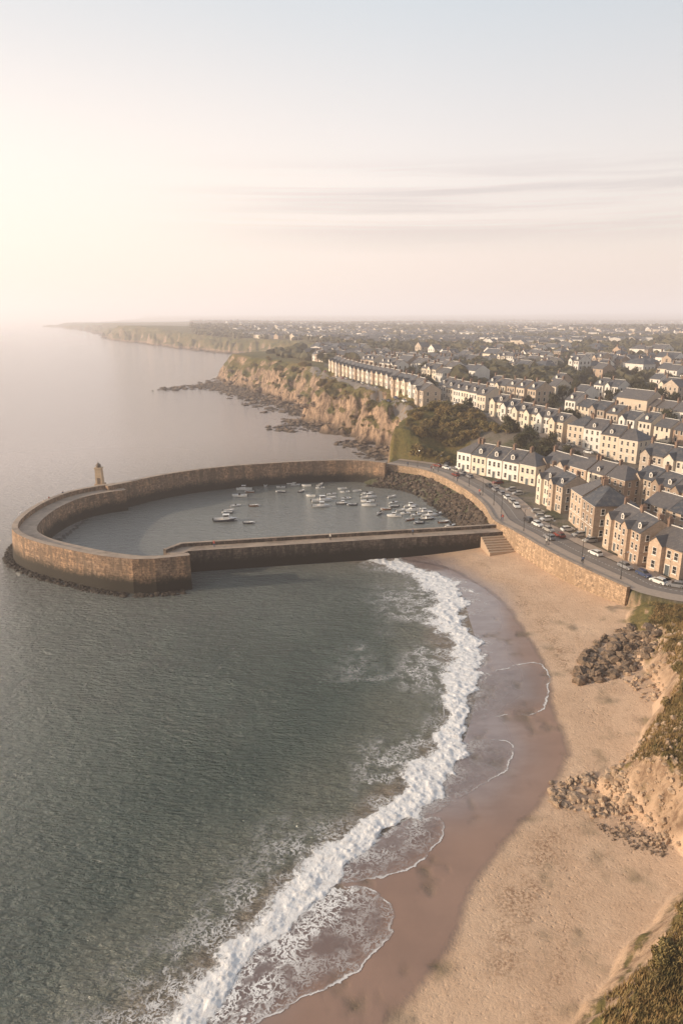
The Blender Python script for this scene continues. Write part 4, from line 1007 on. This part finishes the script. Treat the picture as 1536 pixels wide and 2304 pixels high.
SK=simple('skin',(.5,.32,.23),.6,.05,3); HA=simple('hair',(.05,.03,.02),.7,.1,3)
C1=simple('blue_cloth',(.06,.09,.16),.8,.1,3); C2=simple('red_cloth',(.35,.07,.05),.8,.1,3); C3=simple('dark_cloth',(.03,.03,.035),.8,.1,3); C4=simple('pale_cloth',(.5,.47,.42),.8,.1,3)
PM=[(person_mesh(C1,C3),'blue jacket and dark trousers'),(person_mesh(C2,C1),'red top and blue trousers'),(person_mesh(C4,C3),'pale shirt and dark trousers')]
def put_person(x,y,z,i,where):
    me,t=PM[i%3]; o=link('person',me); o.location=(x,y,z); o.rotation_euler=(0,0,rs.uniform(0,6.28)); o['label']='person in '+t+' '+where; o['category']='person'
for i,(u,v) in enumerate([(143,1118),(112,1130),(100,1138)]):
    x,y=G(u,v,6.2); put_person(x,y,6.2,i,'walking on the breakwater')
for i,t in enumerate([.1,.5,.8]):
    a=np.array(PIER[1]);b=np.array(PIER[4]); p=a+(b-a)*t; put_person(p[0],p[1]-.4,4.9,i+1,'walking on the pier')
for i,s_ in enumerate([8,20,21,38,55,56,80,81,100,112]):
    q,a=wallpt(s_,-4.3); put_person(q[0],q[1],6.14,i,'walking on the promenade')
# ------------------------------------------------------------------ HAZE
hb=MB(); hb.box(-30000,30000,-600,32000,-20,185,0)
s=M('sea_haze'); 
vs_=s.n('ShaderNodeVolumeScatter',{'Color':(1,.95,.91,1),'Density':.00034,'Anisotropy':.55}).outputs[0]
haze_glow=s.n('ShaderNodeEmission',{'Color':(1,.765,.665,1),'Strength':.00016}).outputs[0]  # emission added so the haze itself glows, standing in for multiple scattering
ad_=s.n('ShaderNodeAddShader',{0:vs_,1:haze_glow}).outputs[0]
s.nt.links.new(ad_,s.out.inputs['Volume'])
link('haze',hb.mesh('haze',[s.m]),kind='structure',label='thin warm sea haze with added glow')
# ------------------------------------------------------------------ LIGHT
EL=math.radians(15); sv_=Vector((-math.cos(EL)*.985,-math.cos(EL)*.17,math.sin(EL))).normalized()
sd_=bpy.data.lights.new('sun','SUN'); sd_.energy=5.0; sd_.angle=math.radians(.6); sd_.color=(1,.79,.58)
so=bpy.data.objects.new('sun',sd_); COL.objects.link(so); so.rotation_euler=(-sv_).to_track_quat('-Z','Y').to_euler()
w=bpy.data.worlds.new('World'); scene.world=w; w.use_nodes=True; nt=w.node_tree; nt.nodes.clear()
s=M.__new__(M); s.nt=nt
tc=nt.nodes.new('ShaderNodeTexCoord'); s.pos=tc.outputs['Generated']; s.obj=s.pos
sky=nt.nodes.new('ShaderNodeTexSky'); sky.sky_type='NISHITA'; sky.sun_disc=False; sky.sun_elevation=EL; sky.sun_rotation=math.radians(-100); sky.dust_density=3; sky.air_density=1.2
D=s.sep(s.pos)
elev=D[2]
grad=s.ramp(elev,[(0,(.70,.575,.52)),(.08,(.715,.59,.54)),(.18,(.69,.61,.57)),(.36,(.49,.52,.54)),(.6,(.34,.385,.43)),(1,(.25,.30,.37))])
az=s.n('ShaderNodeVectorMath',{0:s.pos,1:tuple(Vector((-.72,.68,.10)).normalized())},operation='DOT_PRODUCT').outputs['Value']
glow=s.math('MULTIPLY',s.mr(az,.50,1.0),s.mr(elev,.14,.36,1,.3))
grad=s.mix(s.math('MULTIPLY',glow,.8),grad,(.83,.715,.63))
back=s.mr(D[1],-.4,.5,.44,1.0); grad=s.mix(1,grad,back,'MULTIPLY')
rt_=s.mr(D[0],0,.6,1,.84); grad=s.mix(1,grad,rt_,'MULTIPLY')
cn=s.noise(1.6,6,.6,s.map((1.0,1.0,30),(.05,.03,0)),.35)
cm=s.math('MULTIPLY',s.mr(cn,.40,.60),s.math('MULTIPLY',s.mr(elev,.07,.12),s.mr(elev,.155,.21,1,0)))
cm=s.math('MULTIPLY',cm,s.mr(D[0],-.32,.15))
grad=s.mix(s.math('MULTIPLY',cm,.8),grad,(.48,.405,.39))
b1=s.n('ShaderNodeBackground',{'Color':sky.outputs[0],'Strength':.05}); b2=s.n('ShaderNodeBackground',{'Color':grad,'Strength':1.2})
ad=s.n('ShaderNodeAddShader',{0:b1.outputs[0],1:b2.outputs[0]}); wo=nt.nodes.new('ShaderNodeOutputWorld'); nt.links.new(ad.outputs[0],wo.inputs[0])
# ------------------------------------------------------------------ CAMERA
cd=bpy.data.cameras.new('camera'); cd.sensor_fit='VERTICAL'; cd.sensor_height=36; cd.lens=24; cd.clip_end=80000; cd.clip_start=.5
co=bpy.data.objects.new('camera',cd); COL.objects.link(co); co.location=(0,0,CH); co.rotation_euler=(math.pi/2-TH,0,0); scene.camera=co
scene.view_settings.view_transform='Standard'; scene.view_settings.look='None'; scene.view_settings.exposure=0
